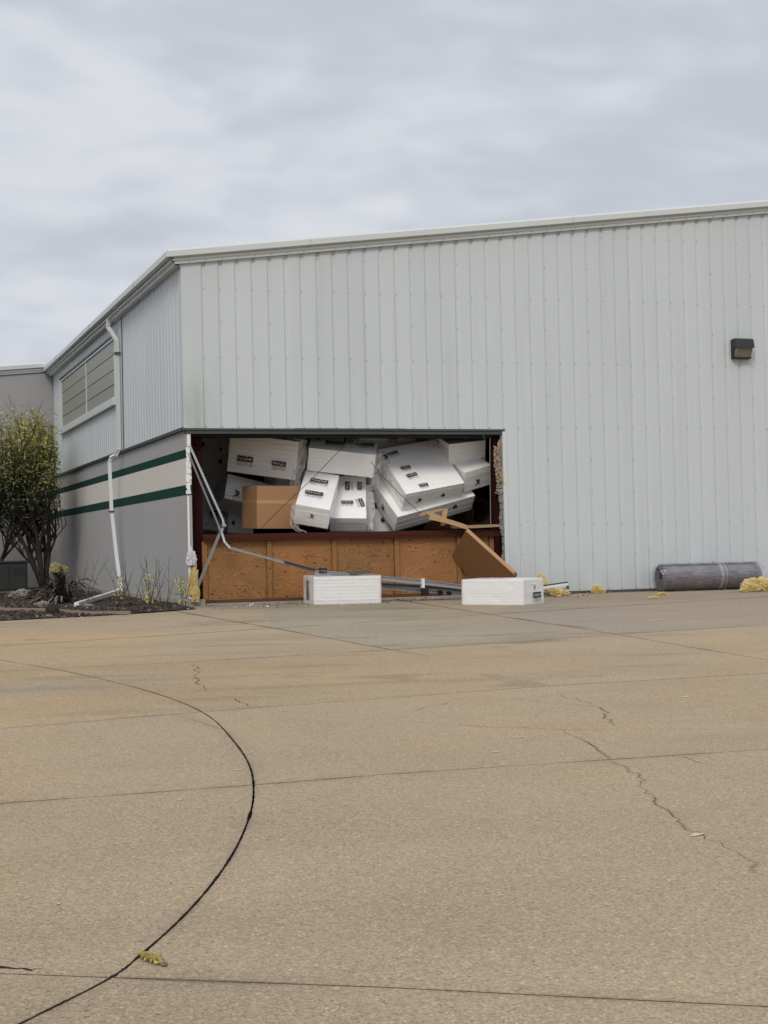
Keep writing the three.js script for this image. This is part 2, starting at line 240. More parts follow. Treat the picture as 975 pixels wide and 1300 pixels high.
const zones = [[23.2, [-6.6, 22.4, 4.6, 4.4], 2048, 2048], [17, [-6.2, 16.6, 7.4, 7.4], 2048, 2048], [6.5, [-6, 4.6, 14.5, 12.6], 2048, 2048], [-9, [-6, -1, 21, 8.4], 2048, 1024]].map(([zmin, [x, z, sx, sz], w, h]) => {
  const t = yardTexture(x, z, sx, sz, w, h); t.wrapS = t.wrapT = THREE.MirroredRepeatWrapping; t.repeat.set(1 / sx, 1 / sz); t.offset.set(-x / sx, -z / sz);
  const bm = yardBump.clone(); bm.repeat.set(1 / 1.7, 1 / 1.7); bm.needsUpdate = true;
  return { zmin, mat: std({ map: t, roughness: 0.92, bumpMap: bm, bumpScale: 0.004 }) };
});
{
  const yard = new THREE.Group(); yard.name = 'pavement'; yard.userData.kind = 'structure'; scene.add(yard);
  const inView = (p) => { let a = 1e9, b = -1e9; for (const [, z] of p) { a = Math.min(a, z); b = Math.max(b, z); } return [a, b]; };
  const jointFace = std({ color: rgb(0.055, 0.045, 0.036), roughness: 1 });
  const build = (p0, zone, mat) => {
    const p = inset(p0, zone), holes = [];
    for (const [l, w] of J.cracks) { const h = crackHole(l, w); if (h.every((q) => inside(q, p))) { holes.push(h); } else if (h.some((q) => inside(q, p))) console.log('crack crosses a joint', l.length, w, l[0], l[l.length - 1]); }
    if (area(p) < 0) p.reverse(); for (const h of holes) if (area(h) > 0) h.reverse();
    const tri = THREE.ShapeUtils.triangulateShape(p.map(([x, z]) => new THREE.Vector2(x, z)), holes.map((h) => h.map(([x, z]) => new THREE.Vector2(x, z))));
    const all = [...p, ...holes.flat()], pos = [], uv = []; const nTop = tri.length * 3;
    const put = (x, y, z) => { pos.push(x, y + gy(z), z); uv.push(x, z); };
    for (const [a, b, c] of tri) { for (const k of [a, c, b]) put(all[k][0], 0, all[k][1]); }
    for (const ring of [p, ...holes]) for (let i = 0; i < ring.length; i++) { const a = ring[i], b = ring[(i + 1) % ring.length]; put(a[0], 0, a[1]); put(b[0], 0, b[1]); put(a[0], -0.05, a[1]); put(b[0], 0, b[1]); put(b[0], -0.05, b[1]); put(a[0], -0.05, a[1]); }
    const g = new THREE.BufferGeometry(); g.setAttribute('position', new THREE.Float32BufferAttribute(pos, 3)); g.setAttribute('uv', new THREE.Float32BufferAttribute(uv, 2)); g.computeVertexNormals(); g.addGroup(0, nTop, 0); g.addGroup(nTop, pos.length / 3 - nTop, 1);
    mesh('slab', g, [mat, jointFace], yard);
  };
  for (const p of polys) {
    const [a, b] = inView(p), cx = p.reduce((s, q) => s + clamp(q[1], 0, 27), 0) / p.length;
    build(p, cx < 7 ? 0.010 : cx < 17 ? 0.0065 : 0.0038, zones.find((z) => cx >= z.zmin).mat);
  }
}
// the sheet of earth under everything
{
  const zs = [-500, -40, 0, 50, 500], pos = [], idx = [], y = (z) => -0.055 + (z > 0 ? -SLOPE * Math.min(z, 50) : 0);
  zs.forEach((z) => { for (const x of [-500, 500]) pos.push(x, y(z), z); });
  for (let i = 0; i < zs.length - 1; i++) { const a = i * 2; idx.push(a, a + 2, a + 1, a + 1, a + 2, a + 3); }
  const g = new THREE.BufferGeometry(); g.setAttribute('position', new THREE.Float32BufferAttribute(pos, 3)); g.setIndex(idx); g.computeVertexNormals();
  mesh('ground', g, std({ color: rgb(0.016, 0.014, 0.012), roughness: 1 }), scene, 'structure');
}

// ---------------------------------------------------------------- the warehouse
const RAKE = 0.1224, eaveY = 6.384, rakeTop = (x) => eaveY + RAKE * (x < 15 ? x : 30 - x);
const house = thing('warehouse', 'pale grey corrugated metal warehouse with a torn open corner bay', 'building');
const pitch = 0.3048, v0 = 0.37;
// a sheet of recessed-rib siding between a0 and a1 along the wall; place() maps (along, height, out) to the world
function sidingSheet(a0, a1, yb, yt, place, seed) {
  const cols = [a0]; const n0 = Math.ceil((a0 - v0 - 0.05) / pitch), n1 = Math.floor((a1 - v0 + 0.05) / pitch);
  const out = [];
  for (let n = n0; n <= n1; n++) { const c = v0 + n * pitch; for (const [d, o] of [[-0.046, 0.036], [-0.022, 0.014], [0.022, 0.014], [0.046, 0.036]]) { const x = c + d; if (x >= a0 && x <= a1) out.push([x, o]); } }
  const depthAt = (x) => { const u = Math.abs(((x - v0) / pitch) - Math.round((x - v0) / pitch)) * pitch; return u < 0.022 ? 0.014 : u > 0.046 ? 0.036 : 0.014 + (u - 0.022) / 0.024 * 0.022; };
  let prof = [[a0, depthAt(a0)], ...out, [a1, depthAt(a1)]].filter((p, i, l) => !i || p[0] - l[i - 1][0] > 1e-4);
  const full = []; prof.forEach((p, i) => { if (i && p[0] - prof[i - 1][0] > 0.12) full.push([(p[0] + prof[i - 1][0]) / 2, p[1], 1]); full.push(p); }); prof = full;
  const NV = 14, pos = [], col = [], idx = [], tone = 0.975 + 0.05 * h3(seed, 7, 3);
  for (let j = 0; j <= NV; j++) prof.forEach(([x, o, mid]) => {
    const y0 = typeof yb === 'function' ? yb(x) : yb, y1 = typeof yt === 'function' ? yt(x) : yt, y = mix(y0, y1, j / NV);
    const can = mid ? (fbm2(x * 1.3, y * 0.9, 2, seed) - 0.5) * 0.010 : 0; const p = place(x, y, o + can + (seed % 2) * 0.0012); pos.push(p.x, p.y, p.z);
    let t = tone * (0.97 + 0.06 * fbm2(x * 3.1, y * 0.35, 3, 41)); const low = sstep(0.9, 0.0, y) * fbm2(x * 4, y * 2, 2, 9); t *= 1 - 0.22 * low; t *= 1 - 0.045 * sstep(0.62, 0.8, fbm2(x * 9, y * 0.22, 3, 71)); 
    const c = [t, t, t]; if (place.algae) { const a = place.algae(x, y); c[0] *= 1 - 0.34 * a; c[1] *= 1 - 0.30 * a; c[2] *= 1 - 0.39 * a; }
    col.push(...c);
  });
  const m = prof.length; for (let j = 0; j < NV; j++) for (let i = 0; i < m - 1; i++) { const a = j * m + i; idx.push(a, a + 1, a + m, a + 1, a + m + 1, a + m); }
  let g = new THREE.BufferGeometry(); g.setAttribute('position', new THREE.Float32BufferAttribute(pos, 3)); g.setAttribute('color', new THREE.Float32BufferAttribute(col, 3)); g.setIndex(idx); g = g.toNonIndexed(); g.computeVertexNormals(); return g;
}
const screwGeo = () => { const g = new THREE.CylinderGeometry(0.0065, 0.009, 0.012, 6); g.rotateX(Math.PI / 2); return g; };
const OPEN_R = 6.11, HEAD = 3.165;
{
  const wall = group('gable_wall', house), place = (x, y, o) => V(x, y, o);
  place.algae = (x, y) => sstep(4.6, 3.3, y) * (sstep(0.75, 0.38, x) * 0.95) * clamp(fbm2(x * 7, y * 1.4, 4, 5) * 1.9 - 0.45);
  const edges = [0.302]; for (let n = 1; n < 96; n += 3) edges.push(v0 + n * pitch); edges.push(29.7);
  for (let i = 0; i < edges.length - 1; i++) { const a = edges[i], b = edges[i + 1]; if (b - a < 0.05) continue; mesh('siding_panel', sidingSheet(a, b, b < 6.2 ? HEAD + 0.012 : 0.05, (x) => rakeTop(x) - 0.27, place, i + 1), M.siding, wall); }
  // corner trim, folded round the edge of the building
  const ct = (a) => sidingTrim(a);
  const strip = (x0, x1, y0, y1, z) => { const pos = [], col = [], idx = [], n = 24, mm = 5; for (let j = 0; j <= n; j++) for (let i = 0; i < mm; i++) { const x = mix(x0, x1, i / (mm - 1)), y = mix(y0, y1, j / n); pos.push(x, y, z); const a = place.algae(x + 0.06, y), t = 0.98 * (0.97 + 0.05 * fbm2(x * 5, y, 3, 8)); col.push(t * (1 - 0.34 * a), t * (1 - 0.30 * a), t * (1 - 0.39 * a)); } for (let j = 0; j < n; j++) for (let i = 0; i < mm - 1; i++) { const a = j * mm + i; idx.push(a, a + 1, a + mm, a + 1, a + mm + 1, a + mm); } let g = new THREE.BufferGeometry(); g.setAttribute('position', new THREE.Float32BufferAttribute(pos, 3)); g.setAttribute('color', new THREE.Float32BufferAttribute(col, 3)); g.setIndex(idx); g = g.toNonIndexed(); g.computeVertexNormals(); return g; };
  const side = strip(0, 0.13, HEAD + 0.012, 6.12, 0); side.applyMatrix4(new THREE.Matrix4().makeRotationY(-Math.PI / 2)); side.translate(-0.042, 0, -0.088);
  const lip = bx(0.296, 0.306, HEAD + 0.012, 6.13, 0.01, 0.043); 
  mesh('corner_trim', [strip(-0.042, 0.298, HEAD + 0.012, 6.14, 0.042), side, lip], M.siding, wall);
  // screws: full rows on the girts, every third valley between them
  const s = [];
  for (let n = 0; n < 96; n++) { const x = v0 + n * pitch, top = rakeTop(x) - 0.30; const put = (y) => { if (y < top && (x > 6.2 || y > HEAD + 0.02)) { const g = screwGeo(); g.translate(x + (h3(n, Math.round(y * 50), 2) - 0.5) * 0.012, y + (h3(n, Math.round(y * 50), 1) - 0.5) * 0.02, 0.020); s.push(g); } };
    for (const y of [0.075, 1.342, 2.0 + 9, 3.20, 4.454, 5.69, 6.95, top - 0.03]) put(y);
    if (n % 3 === 1) for (const y of [0.767, 1.974, 2.592, 3.82, 5.09, 6.3]) put(y);
    if (n % 3 === 2 && h3(n, 1, 1) > 0.6) put(0.767 + 0.02); }
  mesh('screw', s, M.screw, wall, 'stuff');
  mesh('header_trim', [bx(-0.05, OPEN_R + 0.05, HEAD - 0.03, HEAD + 0.01, -0.10, 0.052, 0.006), bx(0.0, OPEN_R, 3.075, HEAD - 0.032, -0.10, 0.034, 0.006), bx(2.0, 4.15, HEAD - 0.022, HEAD + 0.016, 0.02, 0.056, 0.004)], std({ color: rgb(0.050, 0.066, 0.060), roughness: 0.45 }), wall);
  mesh('jamb_trim', [bx(OPEN_R, OPEN_R + 0.085, 0.02, HEAD - 0.031, 0.004, 0.046, 0.004), bx(OPEN_R, OPEN_R + 0.012, 0.02, HEAD - 0.031, -0.10, 0.004)], M.trim, wall);
  mesh('base_trim', [bx(6.2, 29.8, 0.0, 0.045, -0.02, 0.03, 0.003)], M.galvDark, wall);
  // wall behind the sheets: insulation and liner, so that light enters only through the open bay
  const shape = new THREE.Shape([[0.28, HEAD + 0.02], [6.24, HEAD + 0.02], [6.24, 0], [29.8, 0], [29.8, 6.1], [15, 7.88], [0.28, 6.08]].map(([x, y]) => new THREE.Vector2(x, y)));
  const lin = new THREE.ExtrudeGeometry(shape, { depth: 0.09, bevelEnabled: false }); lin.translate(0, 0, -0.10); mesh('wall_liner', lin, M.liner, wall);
}
const sidePlace = (a, y, o) => V(-o, y, -a);
{
  const wall = group('side_wall', house), zEnd = 18.35;
  const edges = [0.10]; for (let n = 1; n < 59; n += 3) edges.push(v0 + n * pitch); edges.push(zEnd);
  const W = { a0: 7.25, a1: 16.45, y0: 4.38, y1: 5.76 };
  for (let i = 0; i < edges.length - 1; i++) {
    const a = edges[i], b = edges[i + 1]; if (b - a < 0.05) continue;
    const s = (a0, a1, y0, y1, k) => { if (a1 - a0 > 0.01) mesh('siding_panel', sidingSheet(a0, a1, y0, y1, sidePlace, i * 5 + k), M.siding, wall); };
    if (b <= W.a0 || a >= W.a1) s(a, b, HEAD + 0.03, 6.16, 0);
    else { if (a < W.a0) s(a, W.a0, HEAD + 0.03, 6.16, 0); if (b > W.a1) s(W.a1, b, HEAD + 0.03, 6.16, 1); const c0 = Math.max(a, W.a0), c1 = Math.min(b, W.a1); s(c0, c1, HEAD + 0.03, W.y0, 2); s(c0, c1, W.y1, 6.16, 3); }
  }
  mesh('seam_trim', bx(-0.046, -0.03, HEAD + 0.03, 6.14, -6.42, -6.32), M.galvDark, wall);
  mesh('drip_trim', bx(-0.06, 0.0, HEAD - 0.025, HEAD + 0.035, -zEnd, -0.0, 0.004), M.trimDark, wall);
  // masonry-like lower wall in painted bands
  const band = (name, y0, y1, mat, out = 0) => { const n = 40; const g = new THREE.BoxGeometry(0.09 + out, y1 - y0, zEnd, 1, 10, n); g.translate(0.045 - out / 2, (y0 + y1) / 2, -zEnd / 2);
    boxUV(g); const c = new Float32Array(g.attributes.position.count * 3); for (let i = 0; i < g.attributes.position.count; i++) { const y = g.attributes.position.getY(i), z = g.attributes.position.getZ(i), t = (0.95 + 0.1 * fbm2(z * 0.8, y * 0.5, 3, 12)) * (1 - 0.25 * sstep(0.5, 0.05, y) * fbm2(z * 2, y * 3, 3, 6)); c[i * 3] = c[i * 3 + 1] = c[i * 3 + 2] = t; } g.setAttribute('color', new THREE.BufferAttribute(c, 3)); return mesh(name, g, mat, wall); };
  band('lower_wall', 0.12, 1.985, M.stucco); band('green_stripe', 1.987, 2.165, M.green, 0.003); band('beige_band', 2.167, 2.645, M.beige, 0.001); band('green_stripe', 2.647, 2.80, M.green, 0.003); band('upper_wall', 2.802, HEAD - 0.026, M.stucco);
  const fz = bx(-0.07, 0.30, -0.1, 0.118, -zEnd, 0.03, 0.01); mesh('foundation', fz, M.concrete, wall);
  // torn end of the lower wall: white edge bead with chips broken off
  const R = mulberry(77), chips = [bx(0.004, 0.04, 0.13, 1.96, 0.002, 0.016, 0.003), bx(0.02, 0.082, 2.85, HEAD - 0.04, 0.002, 0.018, 0.003)];
  for (let k = 0; k < 16; k++) { const y = 2.0 + k * 0.052, w = 0.03 + R() * 0.035; chips.push(bx(-0.012 + R() * 0.02, 0.03 + w, y, y + 0.052 + R() * 0.02, -0.03, 0.008 + R() * 0.02, 0.006)); }
  mesh('broken_edge', chips, M.whitePlastic, wall);
  // window: two columns of four dull panels
  const win = group('window', wall), mull = 11.72, fr = [];
  fr.push(bx(-0.075, -0.01, W.y1 - 0.045, W.y1 + 0.01, -W.a1, -W.a0, 0.004), bx(-0.07, -0.01, W.y0, W.y1, -W.a0 - 0.07, -W.a0, 0.004), bx(-0.07, -0.01, W.y0, W.y1, -W.a1, -W.a1 + 0.07, 0.004), bx(-0.06, 0.0, W.y0, W.y1, -mull - 0.04, -mull + 0.04, 0.004));
  mesh('frame', fr, M.trim, win); mesh('sill', bx(-0.13, -0.01, W.y0 - 0.14, W.y0 + 0.03, -W.a1 - 0.05, -W.a0 + 0.08, 0.008), M.trim, win);
  mesh('head_flashing', bx(-0.10, -0.0, W.y1 + 0.011, W.y1 + 0.05, -W.a1 - 0.05, -W.a0 + 0.05, 0.004), M.trimDark, win);
  const pm = [0, 1, 2].map((k) => std({ color: rgb(0.27 + k * 0.015, 0.272 + k * 0.015, 0.238 + k * 0.012), roughness: 0.45, bumpMap: grit, bumpScale: 0.002 }));
  for (let c = 0; c < 2; c++) for (let r = 0; r < 4; r++) { const z0 = c ? mull + 0.045 : W.a0 + 0.075, z1 = c ? W.a1 - 0.075 : mull - 0.045, h = (W.y1 - W.y0 - 0.06) / 4, y0 = W.y0 + 0.02 + r * h; mesh('pane', bx(-0.045, -0.02, y0 + 0.009, y0 + h - 0.009, -z1, -z0, 0.003), pm[(c * 2 + r) % 3], win); }
  mesh('glazing_backing', bx(-0.012, 0.0, W.y0, W.y1, -W.a1, -W.a0), std({ color: rgb(0.12, 0.12, 0.105), roughness: 0.8 }), win);
  mesh('wall_liner', [bx(0.092, 0.18, HEAD - 0.02, 6.10, -zEnd, -0.1), bx(0.092, 0.12, 0.1, HEAD - 0.03, -zEnd, -0.1)], M.liner, wall);
}
{
  const roof = group('roof', house);
  // roof sheets
  const rs = (x0, x1) => { const s = new THREE.Shape([[x0, rakeTop(x0) - 0.05], [x1, rakeTop(x1) - 0.05], [x1, rakeTop(x1) - 0.01], [x0, rakeTop(x0) - 0.01]].map(([x, y]) => new THREE.Vector2(x, y))); const g = new THREE.ExtrudeGeometry(s, { depth: 18.6, bevelEnabled: false }); g.translate(0, 0, -18.5); return g; };
  mesh('roof_sheet', [rs(-0.2, 15), rs(15, 30)], M.trim, roof);
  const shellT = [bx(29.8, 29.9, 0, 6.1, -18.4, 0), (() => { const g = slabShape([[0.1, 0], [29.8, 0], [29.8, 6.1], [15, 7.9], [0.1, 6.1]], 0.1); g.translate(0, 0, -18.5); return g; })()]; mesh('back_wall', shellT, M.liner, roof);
  // rake trim in lengths: folded profile (out, up) extruded along the slope
  const prof = [[0.0, 0.0], [0.052, 0.0], [0.060, 0.055], [0.085, 0.062], [0.088, 0.085], [0.062, 0.092], [0.064, 0.112], [0.118, 0.118], [0.150, 0.128], [0.152, 0.225], [0.128, 0.262], [0.02, 0.272], [0.0, 0.272]];
  const len = 3.05, cut = [-0.312, 2.42 - 0.0, 5.05 - 0.0]; 
  const joints = [-0.325, 2.33, 4.60, 7.64, 9.30, 12.35, 15, 18.05, 21.1, 24.1, 27.1, 30.3];
  for (let i = 0; i < joints.length - 1; i++) {
    const x0 = joints[i], x1 = joints[i + 1], e = (i % 2) * 0.003, pos = [], idx = [], m = prof.length;
    const mitre = i === 0; for (const x of [x0, x1]) for (const [o, u] of prof) { const xx = mitre && x === x0 ? 0 - (o + 0.042) * 0.325 / 0.192 + 0.0 : x + (x === x0 ? 0.002 : -0.002); pos.push(xx, rakeTop(xx) - 0.272 + u + e * 0.3, 0.042 + o + e); }
    for (let j = 0; j < m; j++) { const a = j, b = (j + 1) % m; idx.push(a, a + m, b, b, a + m, b + m); }
    let g = new THREE.BufferGeometry(); g.setAttribute('position', new THREE.Float32BufferAttribute(pos, 3)); g.setIndex(idx); g = g.toNonIndexed(); g.computeVertexNormals(); mesh('rake_trim', g, M.trim, roof);
  }
  const ts = []; for (let n = 0; n < 96; n++) { const x = 0.1 + n * pitch, g = screwGeo(); g.translate(x, rakeTop(x) - 0.272 + 0.028, 0.105); ts.push(g); } mesh('trim_screw', ts, M.screw, roof, 'stuff');
  // gutter along the eave: the same fold, running back level
  const gp2 = [[0.03, 0.0], [0.12, 0.0], [0.135, 0.05], [0.19, 0.058], [0.195, 0.082], [0.16, 0.090], [0.165, 0.112], [0.25, 0.118], [0.278, 0.128], [0.282, 0.225], [0.258, 0.262], [0.12, 0.268], [0.03, 0.272]];
  const gz = [-0.19, 3.2, 6.25, 9.3, 12.35, 15.4, 18.25];
  for (let i = 0; i < gz.length - 1; i++) {
    const pos = [], idx = [], m = gp2.length, e = (i % 2) * 0.003;
    for (const z of [gz[i], gz[i + 1]]) for (const [o, u] of gp2) { const zz = i === 0 && z === gz[0] ? -(o - 0.03) * 0.152 / 0.252 - 0.042 : z + (z === gz[i] ? 0.002 : -0.002); pos.push(-o - 0.042 - e, eaveY - 0.04 - 0.272 + u, -zz); }
    for (let j = 0; j < m; j++) { const a = j, b = (j + 1) % m; idx.push(a, a + m, b, b, a + m, b + m); }
    let g = new THREE.BufferGeometry(); g.setAttribute('position', new THREE.Float32BufferAttribute(pos, 3)); g.setIndex(idx); g = g.toNonIndexed(); g.computeVertexNormals(); mesh('gutter', g, M.trim, roof);
  }
  mesh('soffit', bx(-0.07, 0.05, 6.06, 6.12, -18.3, 0.03), M.trim, roof);
}
// downspout: elbows out of the gutter, hangs loose below the siding
{
  const ds = group('downspout', house), w = 0.085, d = 0.075, z = -6.98;
  const up = [V(-0.23, 6.12, z), V(-0.23, 5.98, z), V(-0.23, 5.93, z - 0.02), V(-0.105, 5.60, z + 0.32), V(-0.105, 5.52, z + 0.33), V(-0.105, HEAD + 0.10, z + 0.36)];
  mesh('upper_pipe', sweep(up, rectProf(w, d), V(0, 0, 1)), M.trim, ds);
  const lo = [V(-0.105, HEAD + 0.14, z + 0.36), V(-0.11, HEAD + 0.06, z + 0.36), V(-0.15, 3.10, z + 0.28), V(-0.24, 3.05, z + 0.10), V(-0.27, 2.95, z + 0.06), V(-0.25, 1.9, z + 0.10), V(-0.18, 0.9, z + 0.22), V(-0.11, 0.12, z + 0.36)];
  mesh('lower_pipe', sweep(lo, rectProf(w * 0.86, d * 0.86), V(0, 0, 1)), M.whitePlastic, ds);
  mesh('strap', bx(-0.31, -0.195, 1.86, 1.89, z + 0.03, z + 0.17), M.galvDark, ds); mesh('strap', bx(-0.17, -0.03, 5.30, 5.34, z + 0.26, z + 0.42), M.galvDark, ds);
  const e = at(97, 767.5, 'y', 0.05); const f = [V(-0.16, 0.16, z + 0.40), V(-0.24, 0.12, z + 0.5), e];
  mesh('outlet_pipe', sweep(f, rectProf(w, d)), M.whitePlastic, ds);
}
// ---------------------------------------------------------------- the open bay: frame, knee wall of plywood
const ply = [1, 2, 3].map((s) => tex(768, 768, (i, j, o) => {
  const x = i / 768 * 1.2, y = j / 768 * 1.2;            // metres
  const wx = x + 0.10 * (fbm2(x * 3, y * 3, 3, s) - 0.5);
  let h = fbm2(wx * 1.1 + s * 7, y * 3.4, 3, s * 5) * 3.6 + y * 2.4 + 0.25 * fbm2(x * 6, y * 14, 3, s + 40);
  let knot = 0; for (let k = 0; k < 5; k++) { const kx = h3(k, s, 1) * 1.2, ky = h3(k, s, 2) * 1.2, r = Math.hypot((x - kx) * 1.0, (y - ky) * 1.6); h += 0.5 * Math.exp(-r * r / 0.012); if (k < 4) knot = Math.max(knot, sstep(0.036, 0.015, r + 0.015 * (vn2(x * 60, y * 60, 4) - 0.5))); }
  const f = h * 6 - Math.floor(h * 6), ring = sstep(0.45, 0.9, f) * (1 - sstep(0.93, 1, f)), fib = vn2(x * 12, y * 260, s) * 0.5 + vn2(x * 30, y * 420, s + 3) * 0.5, blot = fbm2(x * 2.2, y * 2.2, 3, s + 60);
  let v = (0.80 + 0.28 * fib) * (1 - 0.40 * ring) * (0.78 + 0.44 * blot);
  const low = sstep(0.15, 0.0, y); v *= 1 - 0.35 * low * fbm2(x * 8, y * 8, 2, 9);
  v *= 1 - 0.82 * knot; o[0] = 0.345 * v; o[1] = 0.164 * v * (1 - 0.08 * ring); o[2] = 0.054 * v * (1 - 0.15 * ring);
}, true));
const plyMat = ply.map((t) => std({ map: t, roughness: 0.7 }));
const plyTone = [[0, 0.92, 0.95, 1.0], [1, 1.05, 1.0, 0.95], [2, 0.86, 0.88, 0.95], [0, 1.08, 1.06, 1.08], [1, 0.95, 0.92, 0.9]].map(([k, r, g, b]) => std({ map: ply[k], color: rgb(r, g, b), roughness: 0.75 }));
const studMat = std({ map: ply[1], color: rgb(0.92, 0.9, 0.86), roughness: 0.75 });
{
  const bay = group('open_bay', house);
  mesh('floor_slab', bx(0.10, 29.8, -0.2, 0.035, -18.4, -0.025, 0.01), M.concrete, bay);
  mesh('steel_column', [bx(0.13, 0.34, 0.037, 3.07, -0.46, -0.44), bx(0.13, 0.34, 0.037, 3.07, -0.28, -0.26), bx(0.225, 0.245, 0.037, 3.07, -0.44, -0.28), bx(0.11, 0.36, 0.037, 0.06, -0.47, -0.25)], M.redIron, bay);
  mesh('steel_column', [bx(OPEN_R - 0.13, OPEN_R - 0.03, 0.037, 3.07, -0.30, -0.11)], M.redIron, bay);
  mesh('header_beam', [bx(0.1, OPEN_R, 3.045, 3.16, -0.40, -0.12), bx(0.1, OPEN_R, 3.03, 3.16, -0.42, -0.41)], M.dark, bay);
  mesh('girt', [bx(0.30, OPEN_R - 0.02, 1.19, 1.275, -0.30, -0.10, 0.004), bx(0.30, OPEN_R - 0.02, 1.15, 1.19, -0.13, -0.105)], M.girt, bay);
  const kw = group('knee_wall', bay), st = [0.345, 1.545, 2.785, 4.01, 5.265, 5.935];
  for (let i = 0; i < st.length; i++) mesh('stud', bx(st[i] - 0.046, st[i] + 0.046, 0.09, 1.148, -0.222, -0.18, 0.004), studMat, kw);
  for (let i = 0; i < 5; i++) { const g = bx(st[i] + 0.047, st[i + 1] - 0.047, 0.09, 1.148, -0.246, -0.228 + (i % 2) * 0.003, 0.002); const uv = g.attributes.uv; for (let k = 0; k < uv.count; k++) uv.setXY(k, uv.getX(k) / 1.2 + i * 0.37, uv.getY(k) / 1.2); mesh('plywood_panel', g, plyTone[i], kw); }
  mesh('bottom_plate', bx(0.30, OPEN_R - 0.13, 0.037, 0.088, -0.26, -0.16, 0.004), std({ color: rgb(0.10, 0.045, 0.022), roughness: 0.9 }), kw);
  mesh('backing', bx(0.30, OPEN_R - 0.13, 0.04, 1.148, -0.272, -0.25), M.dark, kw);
}
// ragged strips of insulation facing hanging from the torn edges
function rag(pts, w, out, seed, n = 26) {     // a crumpled strip following pts (Vector3), width w
  const c = new THREE.CatmullRomCurve3(pts), pos = [], idx = [], m = 5;
  for (let i = 0; i <= n; i++) { const p = c.getPoint(i / n), k = 0.35 + 1.1 * fbm2(i * 0.6, seed, 3, seed); for (let j = 0; j < m; j++) { const a = (j / (m - 1) - 0.5) * w * k; pos.push(p.x + a + (h3(i, j, seed) - 0.5) * w * 0.25, p.y + (h3(i, j, seed + 1) - 0.5) * 0.03, p.z + (h3(i, j, seed + 2) - 0.5) * out); } }
  for (let i = 0; i < n; i++) for (let j = 0; j < m - 1; j++) { const a = i * m + j; idx.push(a, a + 1, a + m, a + 1, a + m + 1, a + m); }
  let g = new THREE.BufferGeometry(); g.setAttribute('position', new THREE.Float32BufferAttribute(pos, 3)); g.setIndex(idx); g = g.toNonIndexed(); g.computeVertexNormals(); return g;
}
{
  const edge = group('torn_edge', house);
  mesh('torn_facing', [rag([V(6.02, 2.86, -0.02), V(5.98, 2.5, -0.01), V(6.03, 2.2, 0), V(6.02, 1.95, -0.02)], 0.11, 0.07, 3, 34), rag([V(6.07, 2.98, 0), V(6.05, 2.6, 0.0), V(6.07, 2.3, 0)], 0.07, 0.05, 9)], std({ color: rgb(0.34, 0.265, 0.205), roughness: 0.8 }), edge);
  mesh('torn_facing', [rag([V(6.05, 2.1, 0), V(6.07, 1.8, 0.0), V(6.06, 1.5, 0), V(6.08, 1.2, 0.0)], 0.09, 0.06, 5), rag([V(6.08, 1.3, 0), V(6.09, 0.9, 0.0), V(6.08, 0.5, 0)], 0.05, 0.05, 15)], std({ color: rgb(0.25, 0.245, 0.24), roughness: 0.6 }), edge);
  mesh('torn_facing', rag([V(6.07, 2.4, 0.01), V(6.09, 2.25, 0.03), V(6.12, 2.12, 0.05)], 0.05, 0.03, 25, 12), std({ color: rgb(0.35, 0.30, 0.12), roughness: 0.9 }), edge);
}

// wall lamp
{
  const c = at(941, 443, 'z', 0.1), L = thing('wall_lamp', 'dark bronze box wall lamp with glass front on the metal siding', 'wall lamp', [c.x, c.y, 0.036]);
  const prof = (pts, w) => { const s = new THREE.Shape(pts.map(([x, y]) => new THREE.Vector2(x, y))); const g = new THREE.ExtrudeGeometry(s, { depth: w - 0.02, bevelEnabled: true, bevelSize: 0.01, bevelThickness: 0.01, bevelSegments: 2 }); g.rotateY(-Math.PI / 2); g.translate(w / 2 - 0.01, 0, 0); return g; };
  mesh('back_box', bx(-0.21, 0.21, -0.205, 0.19, 0, 0.075, 0.02), M.black, L);
  mesh('hood', prof([[0.07, 0.19], [0.07, 0.015], [0.235, 0.015], [0.20, 0.165], [0.17, 0.188]], 0.41), std({ color: rgb(0.028, 0.029, 0.030), roughness: 0.35, metalness: 0.2 }), L);
  mesh('lens', prof([[0.072, 0.012], [0.072, -0.165], [0.13, -0.165], [0.212, 0.012]], 0.355), std({ color: rgb(0.20, 0.175, 0.13), roughness: 0.22 }), L);
  const rib = []; for (let k = 0; k < 9; k++) { const x = -0.15 + k * 0.0375; rib.push(rod(V(x, -0.155, 0.142), V(x, 0.0, 0.215), 0.006)); } mesh('lens_rib', rib, std({ color: rgb(0.16, 0.14, 0.11), roughness: 0.3 }), L);
  mesh('lens_frame', [bx(-0.19, 0.19, -0.195, -0.165, 0.07, 0.14, 0.006), bx(-0.2, -0.178, -0.18, 0.0, 0.07, 0.10, 0.005), bx(0.178, 0.2, -0.18, 0.0, 0.07, 0.10, 0.005)], M.black, L);
  for (const x of [-0.12, 0.12]) mesh('hinge', bx(x - 0.025, x + 0.025, 0.186, 0.208, 0.05, 0.12, 0.006), M.black, L);
}

